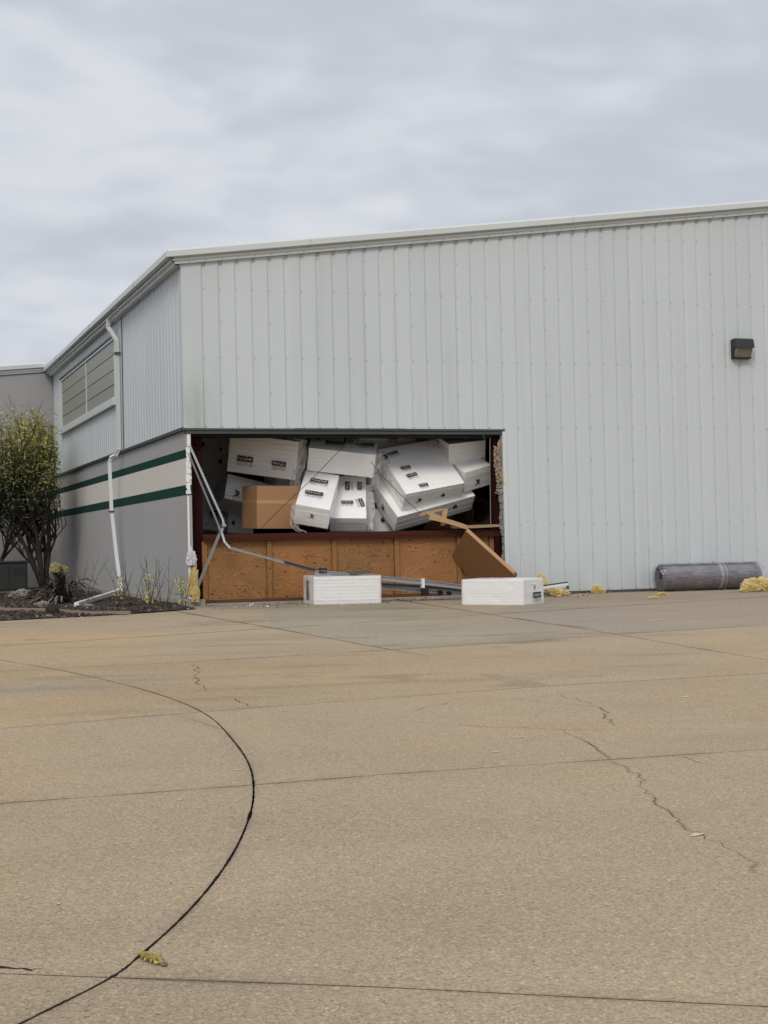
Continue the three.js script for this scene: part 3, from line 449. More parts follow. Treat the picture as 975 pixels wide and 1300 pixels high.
// ---------------------------------------------------------------- bundles of foam board
const filmWhite = phys({ color: rgb(0.97, 0.97, 0.97), roughness: 0.28, transmission: 0.62, thickness: 0, ior: 1.4, bumpMap: wrinkle, bumpScale: 0.003 });
const filmMilky = phys({ color: rgb(0.9, 0.9, 0.9), roughness: 0.25, transmission: 0.72, thickness: 0, ior: 1.4 });
function printTex(seed) {
  const c = document.createElement('canvas'); c.width = 256; c.height = 160; const x = c.getContext('2d'), R = mulberry(seed);
  x.clearRect(0, 0, 256, 160); x.fillStyle = '#16181a'; x.fillRect(8, 4, 240, 84);
  x.strokeStyle = '#e8e8e8'; x.lineWidth = 9; x.lineCap = 'round';
  x.fillStyle = '#dcdcdc'; for (let k = 0; k < 7; k++) { const X = 22 + k * 31; for (let m = 0; m < 4; m++) x.fillRect(X + R() * 16, 22 + R() * 34, 4 + R() * 9, 6 + R() * 16); }
  x.fillStyle = '#3a3d40'; for (let r = 0; r < 4; r++) for (let X = 10; X < 235;) { const w = 5 + R() * 18; if (R() > 0.22) x.fillRect(X, 98 + r * 15, w, 6); X += w + 4; }
  x.globalCompositeOperation = 'destination-out'; for (let k = 0; k < 26; k++) { x.beginPath(); x.arc(R() * 256, R() * 160, 2 + R() * 7, 0, 7); x.fill(); }
  const t = new THREE.CanvasTexture(c); t.colorSpace = THREE.SRGBColorSpace; return t;
}
function markTex(seed) {
  const c = document.createElement('canvas'); c.width = c.height = 128; const x = c.getContext('2d'), R = mulberry(seed); x.clearRect(0, 0, 128, 128); x.strokeStyle = '#1b1b1c'; x.lineCap = 'round';
  for (let k = 0; k < 5; k++) { x.lineWidth = 4 + R() * 14; x.beginPath(); x.moveTo(20 + R() * 88, 20 + R() * 88); x.lineTo(40 + R() * 50, 30 + R() * 70); x.stroke(); }
  const t = new THREE.CanvasTexture(c); t.colorSpace = THREE.SRGBColorSpace; return t;
}
const prints = [3, 8, 21].map((s) => std({ map: printTex(s), alphaTest: 0.5, roughness: 0.4 })), marks = [4, 17].map((s) => std({ map: markTex(s), alphaTest: 0.4, roughness: 0.4 }));
const shadedFoam = std({ color: rgb(0.86, 0.85, 0.83), roughness: 0.7, bumpMap: wrinkle, bumpScale: 0.006 });  // same white foam, shade put into the colour for the dim bundles
function filmShell(w, h, d, seed, amp = 0.02) {
  const g0 = new THREE.BoxGeometry(w + 0.012, h + 0.012, d + 0.012, Math.round(w * 22), Math.round(h * 22), Math.round(d * 22)); g0.deleteAttribute('normal');
  const p = g0.attributes.position;
  for (let i = 0; i < p.count; i++) { const v = V(p.getX(i), p.getY(i), p.getZ(i)); const a = Math.abs(fbm3(v.x * 3.2 + v.y * 2, v.y * 3.2, v.z * 3.2, 3, seed) - 0.5) * 2, k = 0.002 + amp * Math.pow(a, 0.8) * 1.3; const n = V(Math.abs(v.x) > w / 2 ? Math.sign(v.x) : 0, Math.abs(v.y) > h / 2 ? Math.sign(v.y) : 0, Math.abs(v.z) > d / 2 ? Math.sign(v.z) : 0).normalize(); v.addScaledVector(n, k); p.setXYZ(i, v.x, v.y, v.z); }
  const g = g0.toNonIndexed(); g.computeVertexNormals(); boxUV(g); return g;
}
function looseFilm(parent, pts, w, seed) {      // crumpled clear film trailing off a bundle, pts in the bundle's own frame
  const c = new THREE.CatmullRomCurve3(pts.map((p) => V(...p))), n = 22, m = 10, pos = [], idx = [];
  for (let i = 0; i <= n; i++) { const p = c.getPoint(i / n); for (let j = 0; j <= m; j++) { const a = (j / m - 0.5) * w * (0.7 + 0.6 * fbm2(i * 0.3, seed, 2, 1)), f = fbm3(i * 0.35, j * 0.55, seed, 3, 2) - 0.5; pos.push(p.x + a, p.y + f * 0.05, p.z + f * 0.22); } }
  for (let i = 0; i < n; i++) for (let j = 0; j < m; j++) { const a = i * (m + 1) + j; idx.push(a, a + 1, a + m + 1, a + 1, a + m + 2, a + m + 1); }
  const g = new THREE.BufferGeometry(); g.setAttribute('position', new THREE.Float32BufferAttribute(pos, 3)); g.setIndex(idx); g.computeVertexNormals(); mesh('loose_film', g, filmMilky, parent);
}
// face: 't' top, 'f' front, 'l' left, 'r' right;  u, v in metres from the face's centre
function printOn(parent, dims, face, u, v, s, mat, turn = 0, name = 'printed_mark') {
  const [w, h, d] = dims, asp = mat === marks[0] || mat === marks[1] ? 1 : 0.625, g = new THREE.PlaneGeometry(s, s * asp), o = 0.024; g.rotateZ(turn);
  if (face === 't') { g.rotateX(-Math.PI / 2); g.translate(u, h / 2 + o, -v); } else if (face === 'f') g.translate(u, v, d / 2 + o); else if (face === 'l') { g.rotateY(-Math.PI / 2); g.translate(-w / 2 - o, v, u); } else { g.rotateY(Math.PI / 2); g.translate(w / 2 + o, v, -u); }
  mesh(name, g, mat, parent);
}
function foamBundle(label, pos, rot, dims, n, seed, pr = [], opt = {}) {
  const b = thing('foam_bundle', label, 'foam bundle', pos, 'wrapped bundles of white foam board'); b.rotation.set(...rot);
  const [w, h, d] = dims, t = h / n, R = mulberry(seed);
  for (let i = 0; i < n; i++) { const j = opt.jit ?? 0.008, g = new RoundedBoxGeometry(w - R() * j, t - (opt.gap ?? 0.0012), d - R() * j, 1, 0.004); boxUV(g); g.translate((R() - 0.5) * j, -h / 2 + t * (i + 0.5), (R() - 0.5) * j); if (opt.split && i >= opt.split) g.translate(opt.shift[0], opt.shift[1], opt.shift[2]); mesh('foam_board', g, opt.dim ? shadedFoam : M.foam, b); }
  if (!opt.bare) mesh('plastic_wrap', filmShell(w, h, d, seed, opt.milky ? 0.012 : 0.02), opt.milky ? filmWhite : M.film, b);
  for (const [f, u, v, s, k, turn] of pr) printOn(b, dims, f, u, v, s, k < 3 ? prints[k] : marks[k - 3], turn || 0);
  return b;
}
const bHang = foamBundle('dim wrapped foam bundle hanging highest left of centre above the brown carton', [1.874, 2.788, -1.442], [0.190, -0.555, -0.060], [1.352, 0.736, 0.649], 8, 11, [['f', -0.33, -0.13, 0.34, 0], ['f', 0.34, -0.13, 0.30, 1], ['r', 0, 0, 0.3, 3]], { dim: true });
const bTop = foamBundle('foam bundle lying flat at the top centre of the opening', [3.198, 2.725, -0.902], [0.527, -0.334, 0.039], [1.266, 0.474, 0.597], 7, 12, [['t', -0.15, -0.05, 0.4, 0], ['t', 0.42, 0.03, 0.36, 1, 0.2], ['t', -0.5, 0.1, 0.2, 3], ['t', 0.1, 0.18, 0.3, 2, 1.4]]);
const bTip = foamBundle('foam bundle tipped end-on towards the viewer beside the brown carton', [2.581, 1.903, -0.576], [0.625, -0.394, 0.043], [0.643, 0.423, 1.250], 7, 13, [['t', -0.02, 0.23, 0.36, 0], ['t', -0.05, -0.22, 0.36, 1], ['f', 0.0, 0.03, 0.16, 3]]);
const bThin = foamBundle('thin foam bundle with two rows of black print, right of the tipped bundle', [3.302, 1.82, -0.93], [0.779, -0.229, 0.177], [0.689, 0.34, 1.205], 5, 14, [['t', 0.02, 0.30, 0.26, 1, 1.57], ['t', 0.25, 0.30, 0.24, 2, 1.57], ['t', 0.22, -0.18, 0.24, 0, -1.3], ['t', -0.02, -0.2, 0.24, 2, 0], ['t', -0.30, -0.2, 0.15, 3]]);
const bBig = foamBundle('largest bright foam bundle leaning out right of centre with print along its edge', [4.724, 2.369, -0.857], [0.812, 0.203, 0.026], [1.283, 0.426, 1.262], 6, 15, [['t', -0.30, -0.22, 0.24, 0, 0.1], ['t', -0.33, 0.0, 0.22, 2], ['t', -0.40, 0.42, 0.24, 1, 0.1], ['t', -0.2, -0.52, 0.2, 2], ['f', -0.3, 0, 0.2, 3], ['f', 0.22, 0.0, 0.22, 4], ['t', -0.58, 0.4, 0.2, 3]]);
foamBundle('foam bundle underneath the largest bright bundle, dark marks on its left side', [4.83, 2.01, -1.08], [0.811, 0.26, 0.06], [1.75, 0.40, 1.16], 6, 16, [['l', 0.1, 0.0, 0.22, 3], ['l', -0.3, 0.02, 0.2, 4], ['f', 0.45, 0.05, 0.25, 4]]);
foamBundle('small foam bundle wedged against the right jamb at mid height', [5.74, 2.43, -0.86], [0.5, 0.219, 0.17], [0.60, 0.44, 0.72], 5, 17, [['f', 0, -0.05, 0.22, 3]]);
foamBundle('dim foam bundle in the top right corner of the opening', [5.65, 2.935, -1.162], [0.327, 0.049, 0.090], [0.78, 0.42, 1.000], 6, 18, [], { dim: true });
foamBundle('tall dim foam bundle standing at the left end behind the bent strut', [1.289, 2.674, -4.123], [-0.025, 0.110, -0.073], [0.70, 1.42, 0.5], 10, 19, [['f', -0.2, 0.45, 0.2, 3], ['f', 0.2, 0.12, 0.2, 4], ['f', -0.15, -0.2, 0.2, 3], ['f', 0.18, 0.38, 0.15, 3]], { dim: true });
foamBundle('dim foam bundle low at the left end behind the bent strut', [1.128, 1.63, -3.909], [-0.150, 0.249, -0.072], [0.74, 0.64, 1.0], 8, 20, [['f', 0.05, 0.0, 0.3, 0]], { dim: true });
foamBundle('sloping dim foam bundle half hidden behind the brown carton', [1.767, 1.968, -2.34], [-0.240, 0.097, -0.226], [1.310, 0.50, 0.800], 7, 22, [['f', -0.42, -0.1, 0.24, 3]], { dim: true });
foamBundle('narrow dim foam bundle squeezed low just left of the brown carton', [1.60, 1.5, -3.2], [0, 0.1, -0.05], [0.53, 0.38, 0.9], 6, 23, [['f', -0.15, 0, 0.2, 4]], { dim: true });
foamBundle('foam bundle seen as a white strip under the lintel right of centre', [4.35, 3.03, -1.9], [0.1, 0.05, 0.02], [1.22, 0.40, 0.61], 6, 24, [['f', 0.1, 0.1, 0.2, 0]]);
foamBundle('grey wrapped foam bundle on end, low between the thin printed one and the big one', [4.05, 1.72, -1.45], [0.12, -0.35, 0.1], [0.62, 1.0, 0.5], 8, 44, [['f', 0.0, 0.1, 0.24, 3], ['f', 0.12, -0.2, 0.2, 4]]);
foamBundle('dim foam bundle filling the gap behind the two centre bundles', [2.75, 2.35, -2.3], [0.1, 0.2, 0.06], [1.3, 1.2, 0.61], 10, 25, [], { dim: true });
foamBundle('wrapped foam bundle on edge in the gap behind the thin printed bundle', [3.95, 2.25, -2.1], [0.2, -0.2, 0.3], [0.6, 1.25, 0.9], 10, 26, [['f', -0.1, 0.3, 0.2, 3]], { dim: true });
foamBundle('dim foam bundle far back in the upper right gap of the pile', [5.2, 2.75, -2.6], [0.2, 0.1, 0.1], [1.3, 0.9, 0.61], 8, 27, [], { dim: true });
looseFilm(bHang, [[0.70, 0.40, 0.2], [0.74, 0.1, 0.3], [0.70, -0.3, 0.32], [0.66, -0.75, 0.36]], 0.20, 3);
looseFilm(bTop, [[0.66, 0.24, 0.2], [0.70, 0.0, 0.3], [0.68, -0.4, 0.3]], 0.14, 5);
looseFilm(bThin, [[0.40, 0.15, -0.2], [0.42, 0.05, 0.2], [0.40, -0.1, 0.6]], 0.16, 7);
looseFilm(bTip, [[-0.30, 0.10, 0.30], [-0.36, 0.0, 0.5], [-0.28, -0.28, 0.62], [-0.1, -0.36, 0.64]], 0.14, 9);
looseFilm(bBig, [[0.50, 0.22, -0.5], [0.66, 0.16, -0.1], [0.68, 0.0, 0.3], [0.55, -0.2, 0.6]], 0.24, 11);
looseFilm(bBig, [[-0.60, 0.24, -0.5], [-0.64, 0.20, -0.2], [-0.66, 0.1, 0.1]], 0.16, 13);
// the two that fell out on to the concrete
foamBundle('fallen foam bundle under the bent strut at the foot of the plywood', [2.669, 0.5 * 0.494 + gy(0.6) + 0.0, 0.610], [0.016, -0.030, -0.006], [1.225, 0.488, 0.72], 8, 31, [['l', 0.0, 0.0, 0.36, 0, 1.57], ['t', -0.35, -0.1, 0.2, 0], ['t', -0.1, -0.08, 0.2, 1], ['t', 0.1, -0.1, 0.16, 2]], { jit: 0.012, gap: 0.0035, milky: true });
{ const z = 2.6; foamBundle('fallen white foam bundle out on the concrete beside the leaning brown panel', [4.95, 0.218 + gy(z), z], [0.014, -0.910, 0.008], [1.19, 0.43, 0.71], 9, 32, [['r', 0.1, -0.1, 0.3, 2], ['r', 0.02, 0.08, 0.12, 3]], { jit: 0.012, gap: 0.0035, milky: true }); }

// ---------------------------------------------------------------- other things in and around the bay
{ // brown carton
  const c = thing('cardboard_carton', 'large brown taped cardboard carton on the ledge among the foam', 'carton', [1.761, 1.763, -0.875]); c.rotation.set(0.022, 0.146, -0.015);
  const w = 0.84, h = 0.79, d = 0.72; mesh('carton_body', bx(-w / 2, w / 2, -h / 2, h / 2, -d / 2, d / 2, 0.008), M.card, c);
  mesh('tape', [bx(-w / 2 - 0.002, w / 2 + 0.002, 0.07, 0.135, -d / 2 - 0.002, d / 2 + 0.003)], M.cardTape, c);
  mesh('flap', [bx(-w / 2, w / 2, h / 2, h / 2 + 0.004, 0.004, d / 2 - 0.004), bx(-w / 2, w / 2, h / 2, h / 2 + 0.004, -d / 2 + 0.004, -0.004)], M.card, c);
}
{ // leaning panel
  const p = thing('wood_panel', 'brown rounded wooden panel leaning out over the fallen foam', 'panel', [5.66, 0.70, 0.30]);
  const A = at(591, 674.3, 'z', 0.32), B = at(653.8, 731, 'z', 0.95), D = at(579, 697, 'z', -0.06);
  const ux = B.clone().sub(A), L = ux.length(); ux.normalize(); const vy = A.clone().sub(D); vy.addScaledVector(ux, -vy.dot(ux)); vy.normalize(); const n = new THREE.Vector3().crossVectors(ux, vy), W = 0.80, th = 0.10, r = 0.07;
  const s = new THREE.Shape(); s.moveTo(0, 0); s.lineTo(L - r, 0); s.quadraticCurveTo(L, 0, L, -r); s.lineTo(L, -W + r); s.quadraticCurveTo(L, -W, L - r, -W); s.lineTo(r * 0.3, -W); s.lineTo(0, -W + 0.02); s.closePath();
  const g = new THREE.ExtrudeGeometry(s, { depth: th - 0.012, bevelEnabled: true, bevelSize: 0.006, bevelThickness: 0.006, bevelSegments: 1, curveSegments: 6 }); g.translate(0, 0, -th + 0.006);
  p.position.copy(A); p.quaternion.setFromRotationMatrix(new THREE.Matrix4().makeBasis(ux, vy, n)); boxUV(g);
  const wt = tex(512, 512, (i, j, o) => { const x = i / 512, y = j / 512, v = 0.86 + 0.18 * vn2(x * 4, y * 90, 2) + 0.12 * (fbm2(x * 2, y * 9, 3, 6) - 0.5); o[0] = 0.20 * v; o[1] = 0.095 * v; o[2] = 0.036 * v; }, true);
  mesh('board', g, std({ map: wt, roughness: 0.6 }), p);
  const e = bx(0.0, L - 0.06, 0.006, 0.011, -th + 0.01, 0.0); mesh('lit_edge', e, std({ color: rgb(0.42, 0.24, 0.12), roughness: 0.6 }), p);  // paler strip paints the light along the panel's top edge
}
function plank(label, pxs, z, depth, mat, cat = 'plank') { const P = pxs.map(([x, y]) => at(x, y, 'z', z)), c = P[0], g = slabShape(P.map((p) => [p.x - c.x, p.y - c.y]), depth, 0.003); boxUV(g); const m = mesh('broken_plank', g, mat); m.position.set(c.x, c.y, z); return tag(m, label, cat, 'splintered pieces of wood on the ledge'); }
plank('splintered tapering plank sticking out above the leaning brown panel', [[539, 651.5], [547, 650.5], [566, 658.5], [584, 664], [592, 667], [594, 672.5], [588, 671], [566, 664.5], [552, 661], [544, 659.5], [546, 655]], 0.06, 0.035, M.rawWood);
plank('short upright piece of wood crossing behind the splintered plank', [[561.5, 646.6], [568, 646.2], [564.2, 667], [559.5, 667]], -0.04, 0.03, M.rawWood);
plank('thin horizontal wood strip lying on the right end of the ledge', [[571, 668.6], [596, 667], [634, 665.8], [634, 668.6], [600, 670.5], [574, 670.8]], -0.06, 0.05, std({ color: rgb(0.33, 0.23, 0.14), roughness: 0.8 }));
plank('thin broken lath under the big foam bundle', [[531, 653], [540, 649.5], [563, 645.5], [563, 647.6], [543, 653], [533, 656]], -0.02, 0.02, std({ color: rgb(0.40, 0.27, 0.16), roughness: 0.8 }));
{ const m = plank('dark orange plywood sheet standing in shadow behind the ledge', [[536, 672], [558, 640], [602, 628], [600, 672]], -1.9, 0.02, plyMat[1], 'plywood sheet'); m.name = 'plywood_sheet'; }
{ // big cardboard tube, open end out
  const c = at(609.5, 651, 'z', -1.3), t = thing('cardboard_tube', 'dark open-ended cardboard tube lying behind the right end of the ledge', 'tube', [c.x, c.y, c.z]); t.rotation.y = 0.1;
  const g = new THREE.LatheGeometry([[0.21, -0.9], [0.21, 0], [0.225, 0.012], [0.30, 0.012], [0.315, 0], [0.315, -0.9]].map(([x, y]) => new THREE.Vector2(x, y)), 28); g.rotateX(Math.PI / 2); mesh('tube_wall', g, std({ color: rgb(0.055, 0.026, 0.012), roughness: 0.95 }), t);
  const k = new THREE.CylinderGeometry(0.208, 0.208, 0.02, 24); k.rotateX(Math.PI / 2); k.translate(0, 0, -0.6); mesh('dark_hollow', k, M.dark, t);  // near-black disc stands in for the darkness inside the tube
}
// bent galvanised struts and the rails on the ground: channel sections
const chan = (w, h, t) => [[-w / 2, -h / 2], [w / 2, -h / 2], [w / 2, h / 2], [w / 2 - t, h / 2], [w / 2 - t, -h / 2 + t], [-w / 2 + t, -h / 2 + t], [-w / 2 + t, h / 2], [-w / 2, h / 2]];
function rail(label, pxz, prof, mat, extra, up = V(0, 0, 1)) {
  const P = pxz.map(([x, y, z]) => at(x, y, 'z', z)), o = P[P.length - 1].clone(); const t = thing('metal_rail', label, 'metal rail', [o.x, o.y, o.z], 'bent and fallen metal rails'); const Q = P.map((p) => p.clone().sub(o));
  mesh('channel', sweep(Q, prof, up), mat, t); if (extra) extra(t, Q); return t;
}
const clip = (t, p, w, h, mat, name = 'clip') => mesh(name, bx(p.x - w / 2, p.x + w / 2, p.y - h / 2, p.y + h / 2, p.z - 0.05, p.z + 0.05, 0.006), mat, t);
rail('long bent strut slanting from the top left corner down and across to the fallen foam', [[236.5, 556, -0.02], [260, 609, 0.16], [283, 660, 0.34], [284, 667, 0.37], [281, 675, 0.40], [285, 688, 0.46], [292, 695.5, 0.50], [330, 705.5, 0.56], [361, 714, 0.62]], chan(0.038, 0.026, 0.006), M.galv, (t, Q) => { clip(t, Q[3], 0.07, 0.05, M.galv, 'bracket'); });
rail('darker bent strut hanging just below the first at the left jamb', [[235.5, 566, -0.02], [256, 616, 0.12], [277.5, 667, 0.3], [279, 674, 0.34]], chan(0.032, 0.022, 0.006), std({ color: rgb(0.22, 0.22, 0.22), roughness: 0.5, metalness: 0.6 }));
rail('straight strut reaching from the bend down to the foot of the left column', [[282, 670, 0.33], [276, 684, 0.33], [264, 713, 0.30], [251.5, 744, 0.24]], chan(0.045, 0.03, 0.007), M.galv);
rail('dark rail resting along the top of the fallen foam bundle', [[358, 713, 0.60], [392, 722.5, 0.68], [420, 727.5, 0.78], [449, 729.5, 0.84], [485, 732.5, 0.88]], chan(0.06, 0.045, 0.008), M.galvDark, (t, Q) => { clip(t, Q[2].clone().add(V(-0.15, 0.05, 0)), 0.14, 0.09, M.black, 'bracket'); clip(t, Q[3].clone().add(V(0.1, 0.045, 0)), 0.42, 0.03, M.galvDark, 'splice_plate'); });
rail('bright rail running from the fallen foam over to the second bundle', [[400, 726.5, 0.80], [484, 734, 0.86], [536, 739, 0.90], [600, 747, 0.98]], chan(0.085, 0.05, 0.01), M.galv, (t, Q) => { clip(t, Q[2].clone().add(V(0, -0.02, 0.02)), 0.05, 0.17, M.whitePlastic); });
rail('black rail lying below the bright one at the foot of the plywood', [[470, 741.5, 0.45], [536, 745, 0.60], [600, 751, 0.75]], chan(0.07, 0.05, 0.01), M.galvDark, (t, Q) => { clip(t, Q[1].clone().add(V(0.05, -0.09, 0.0)), 0.12, 0.14, M.black, 'bracket'); });
rail('lowest grey rail flat on the slab between the two fallen bundles', [[486, 746, 0.35], [560, 752, 0.48], [600, 756, 0.55]], chan(0.06, 0.04, 0.008), M.galv, (t, Q) => { for (const s of [-0.03, 0.14]) clip(t, Q[1].clone().add(V(s, 0.0, 0.03)), 0.07, 0.12, M.black, 'bracket'); });
rail('white and black striped rail end poking out right of the fallen foam', [[684, 747, 0.9], [700, 744.5, 0.7], [720.5, 741.5, 0.55]], rectProf(0.05, 0.05), M.whitePlastic, (t, Q) => { mesh('edge_strip', sweep(Q.map((q) => q.clone().add(V(0, 0.036, 0))), rectProf(0.045, 0.02)), M.black, t); });
rail('low black rail end under the striped one beside the metal wall', [[688, 755, 0.9], [705, 752.5, 0.7], [721, 747, 0.55], [720.5, 743, 0.55]], rectProf(0.04, 0.035), M.galvDark);
function cable(label, pxz, r, mat = M.wire) { const P = pxz.map(([x, y, z]) => at(x, y, 'z', z)), c = new THREE.CatmullRomCurve3(P, false, 'catmullrom', 0.3); return tag(mesh('cable', new THREE.TubeGeometry(c, 30, r, 5), mat), label, 'cable', 'loose cables in the opening'); }
cable('long thin cable slanting down from the lintel across the centre bundles', [[447, 553, -0.1], [430, 573, 0.16], [393, 611, 0.2], [360, 642, 0.16], [331, 671, 0.0]], 0.006);
cable('short thin cable end beside the top of the long one', [[447, 553, -0.1], [452, 559, 0.0], [459, 567.5, 0.05]], 0.007);
cable('thin cable running down the left side of the largest foam bundle', [[471, 586, -0.2], [484, 603, -0.02], [512, 631, 0.05], [534, 652, 0.06]], 0.0065);
cable('pale vertical cable hanging near the right jamb', [[622, 556, -0.05], [622, 597, -0.05], [622.6, 640, -0.05], [623, 666, -0.05]], 0.008, std({ color: rgb(0.22, 0.21, 0.20), roughness: 0.6 }));
cable('short black wire end dangling from the lintel at the top right', [[612, 550, 0.0], [614.5, 555, 0.05], [617, 561, 0.05]], 0.012);

// ---------------------------------------------------------------- yellow insulation
function clump(cx, cy, cz, sx, sy, sz, seed, det = 38, fib = 500, ro = 1) {
  const g0 = new THREE.IcosahedronGeometry(1, det), p = g0.attributes.position, col = new Float32Array(p.count * 3);
  for (let i = 0; i < p.count; i++) { const v = V(p.getX(i), p.getY(i), p.getZ(i)); const a = fbm3(v.x * 1.7 + seed, v.y * 1.7, v.z * 1.7, 3, seed), b = fbm3(v.x * 6, v.y * 6 + seed, v.z * 6, 3, seed + 5), c = vn3(v.x * 20, v.y * 20, v.z * 20, seed); const k = 0.50 + 0.62 * a + ro * (0.30 * (b - 0.5) + 0.34 * (c - 0.5));
    p.setXYZ(i, v.x * k * sx, Math.max(v.y * k, -0.42) * sy, v.z * k * sz); const t = 0.55 + 0.7 * b + 0.5 * (c - 0.5); col[i * 3] = t; col[i * 3 + 1] = t; col[i * 3 + 2] = t * (0.8 + 0.5 * a); }
  g0.deleteAttribute('normal'); g0.deleteAttribute('uv'); g0.setAttribute('color', new THREE.BufferAttribute(col, 3)); g0.computeVertexNormals(); g0.translate(cx, cy + 0.42 * sy, cz);
  if (!fib) return g0;
  const R = mulberry(seed + 900), fp = [], fc = [], q = g0.attributes.position, nn = g0.attributes.normal;
  for (let i = 0; i < fib; i++) { const k = Math.floor(R() * q.count), o = V(q.getX(k), q.getY(k), q.getZ(k)), d = V(nn.getX(k), nn.getY(k), nn.getZ(k)).add(V(R() - 0.5, R() - 0.5, R() - 0.5).multiplyScalar(1.8)).normalize(), L = 0.012 + 0.03 * R(), w = V(R() - 0.5, R() - 0.5, R() - 0.5).normalize().multiplyScalar(0.003 + 0.004 * R()); const e = o.clone().addScaledVector(d, L); for (const p of [o.clone().add(w), o.clone().sub(w), e]) fp.push(p.x, Math.max(p.y, 0.002), p.z); const t = 0.8 + 0.5 * R(); for (let m = 0; m < 3; m++) fc.push(t, t, t * 0.95); }
  const gf = new THREE.BufferGeometry(); gf.setAttribute('position', new THREE.Float32BufferAttribute(fp, 3)); gf.setAttribute('color', new THREE.Float32BufferAttribute(fc, 3)); gf.computeVertexNormals(); return merge([g0, gf]);
}
function wool(label, px, py, parts, ground = true) { const o = gp(px, py); const g = parts.map(([dx, dy, dz, sx, sy, sz, s]) => clump(dx, dy, dz, sx, sy, sz, s)); const m = mesh('insulation_clump', g, M.wool); m.position.copy(o); return tag(m, label, 'insulation', 'clumps of yellow insulation'); }
wool('biggest yellow insulation clump at the right edge below the grey roll', 962, 750.5, [[0, 0, 0, 0.36, 0.20, 0.2, 1], [-0.22, 0, 0.1, 0.2, 0.12, 0.15, 2], [0.25, 0, 0, 0.25, 0.17, 0.2, 3], [-0.38, 0, 0.15, 0.12, 0.05, 0.1, 33]]);
wool('low yellow insulation clump in front of the grey roll', 868, 749.5, [[0, 0, 0, 0.19, 0.09, 0.1, 4], [0.18, 0, 0, 0.12, 0.07, 0.1, 5], [-0.15, 0, 0.05, 0.09, 0.09, 0.1, 6]]);
wool('small yellow insulation tuft at the wall base right of centre', 757.5, 753.5, [[0, 0, 0, 0.12, 0.13, 0.1, 7], [0.06, 0, 0.05, 0.1, 0.07, 0.1, 8]]);
wool('yellow insulation tangled with the striped rail by the fallen foam', 703, 757, [[0, 0, 0, 0.22, 0.12, 0.15, 9], [-0.12, 0.12, -0.3, 0.14, 0.22, 0.12, 10], [0.2, 0, 0.0, 0.12, 0.09, 0.1, 40]]);
wool('flat yellow scrap on the concrete left of the low clump', 841, 755.5, [[0, 0, 0, 0.11, 0.035, 0.08, 11]]);
wool('flattest pale yellow scrap out on the concrete below the roll', 829, 759.5, [[0, 0, 0, 0.12, 0.02, 0.09, 12]]);
{ const g = clump(-0.02, 0, 0, 0.10, 0.40, 0.09, 14, 34), g2b = clump(0.05, -0.12, 0.03, 0.09, 0.22, 0.09, 15, 30), m = mesh('insulation_clump', [g, g2b], M.wool); const c = at(245, 742, 'z', 0.04); m.position.set(c.x, 0.20, 0.02); m.rotation.z = -0.12; tag(m, 'tall crumpled yellow insulation tuft at the foot of the left column', 'insulation', 'clumps of yellow insulation'); }
{ const g = clump(0, 0, 0, 0.10, 0.22, 0.08, 16, 16, 0), m = mesh('torn_paper', g, std({ color: rgb(0.62, 0.60, 0.62), roughness: 0.6 })); const c = at(243, 709, 'z', 0.03); m.position.set(c.x, c.y - 0.12, 0.02); tag(m, 'crumpled pale facing paper sticking out at the left column', 'torn paper'); }
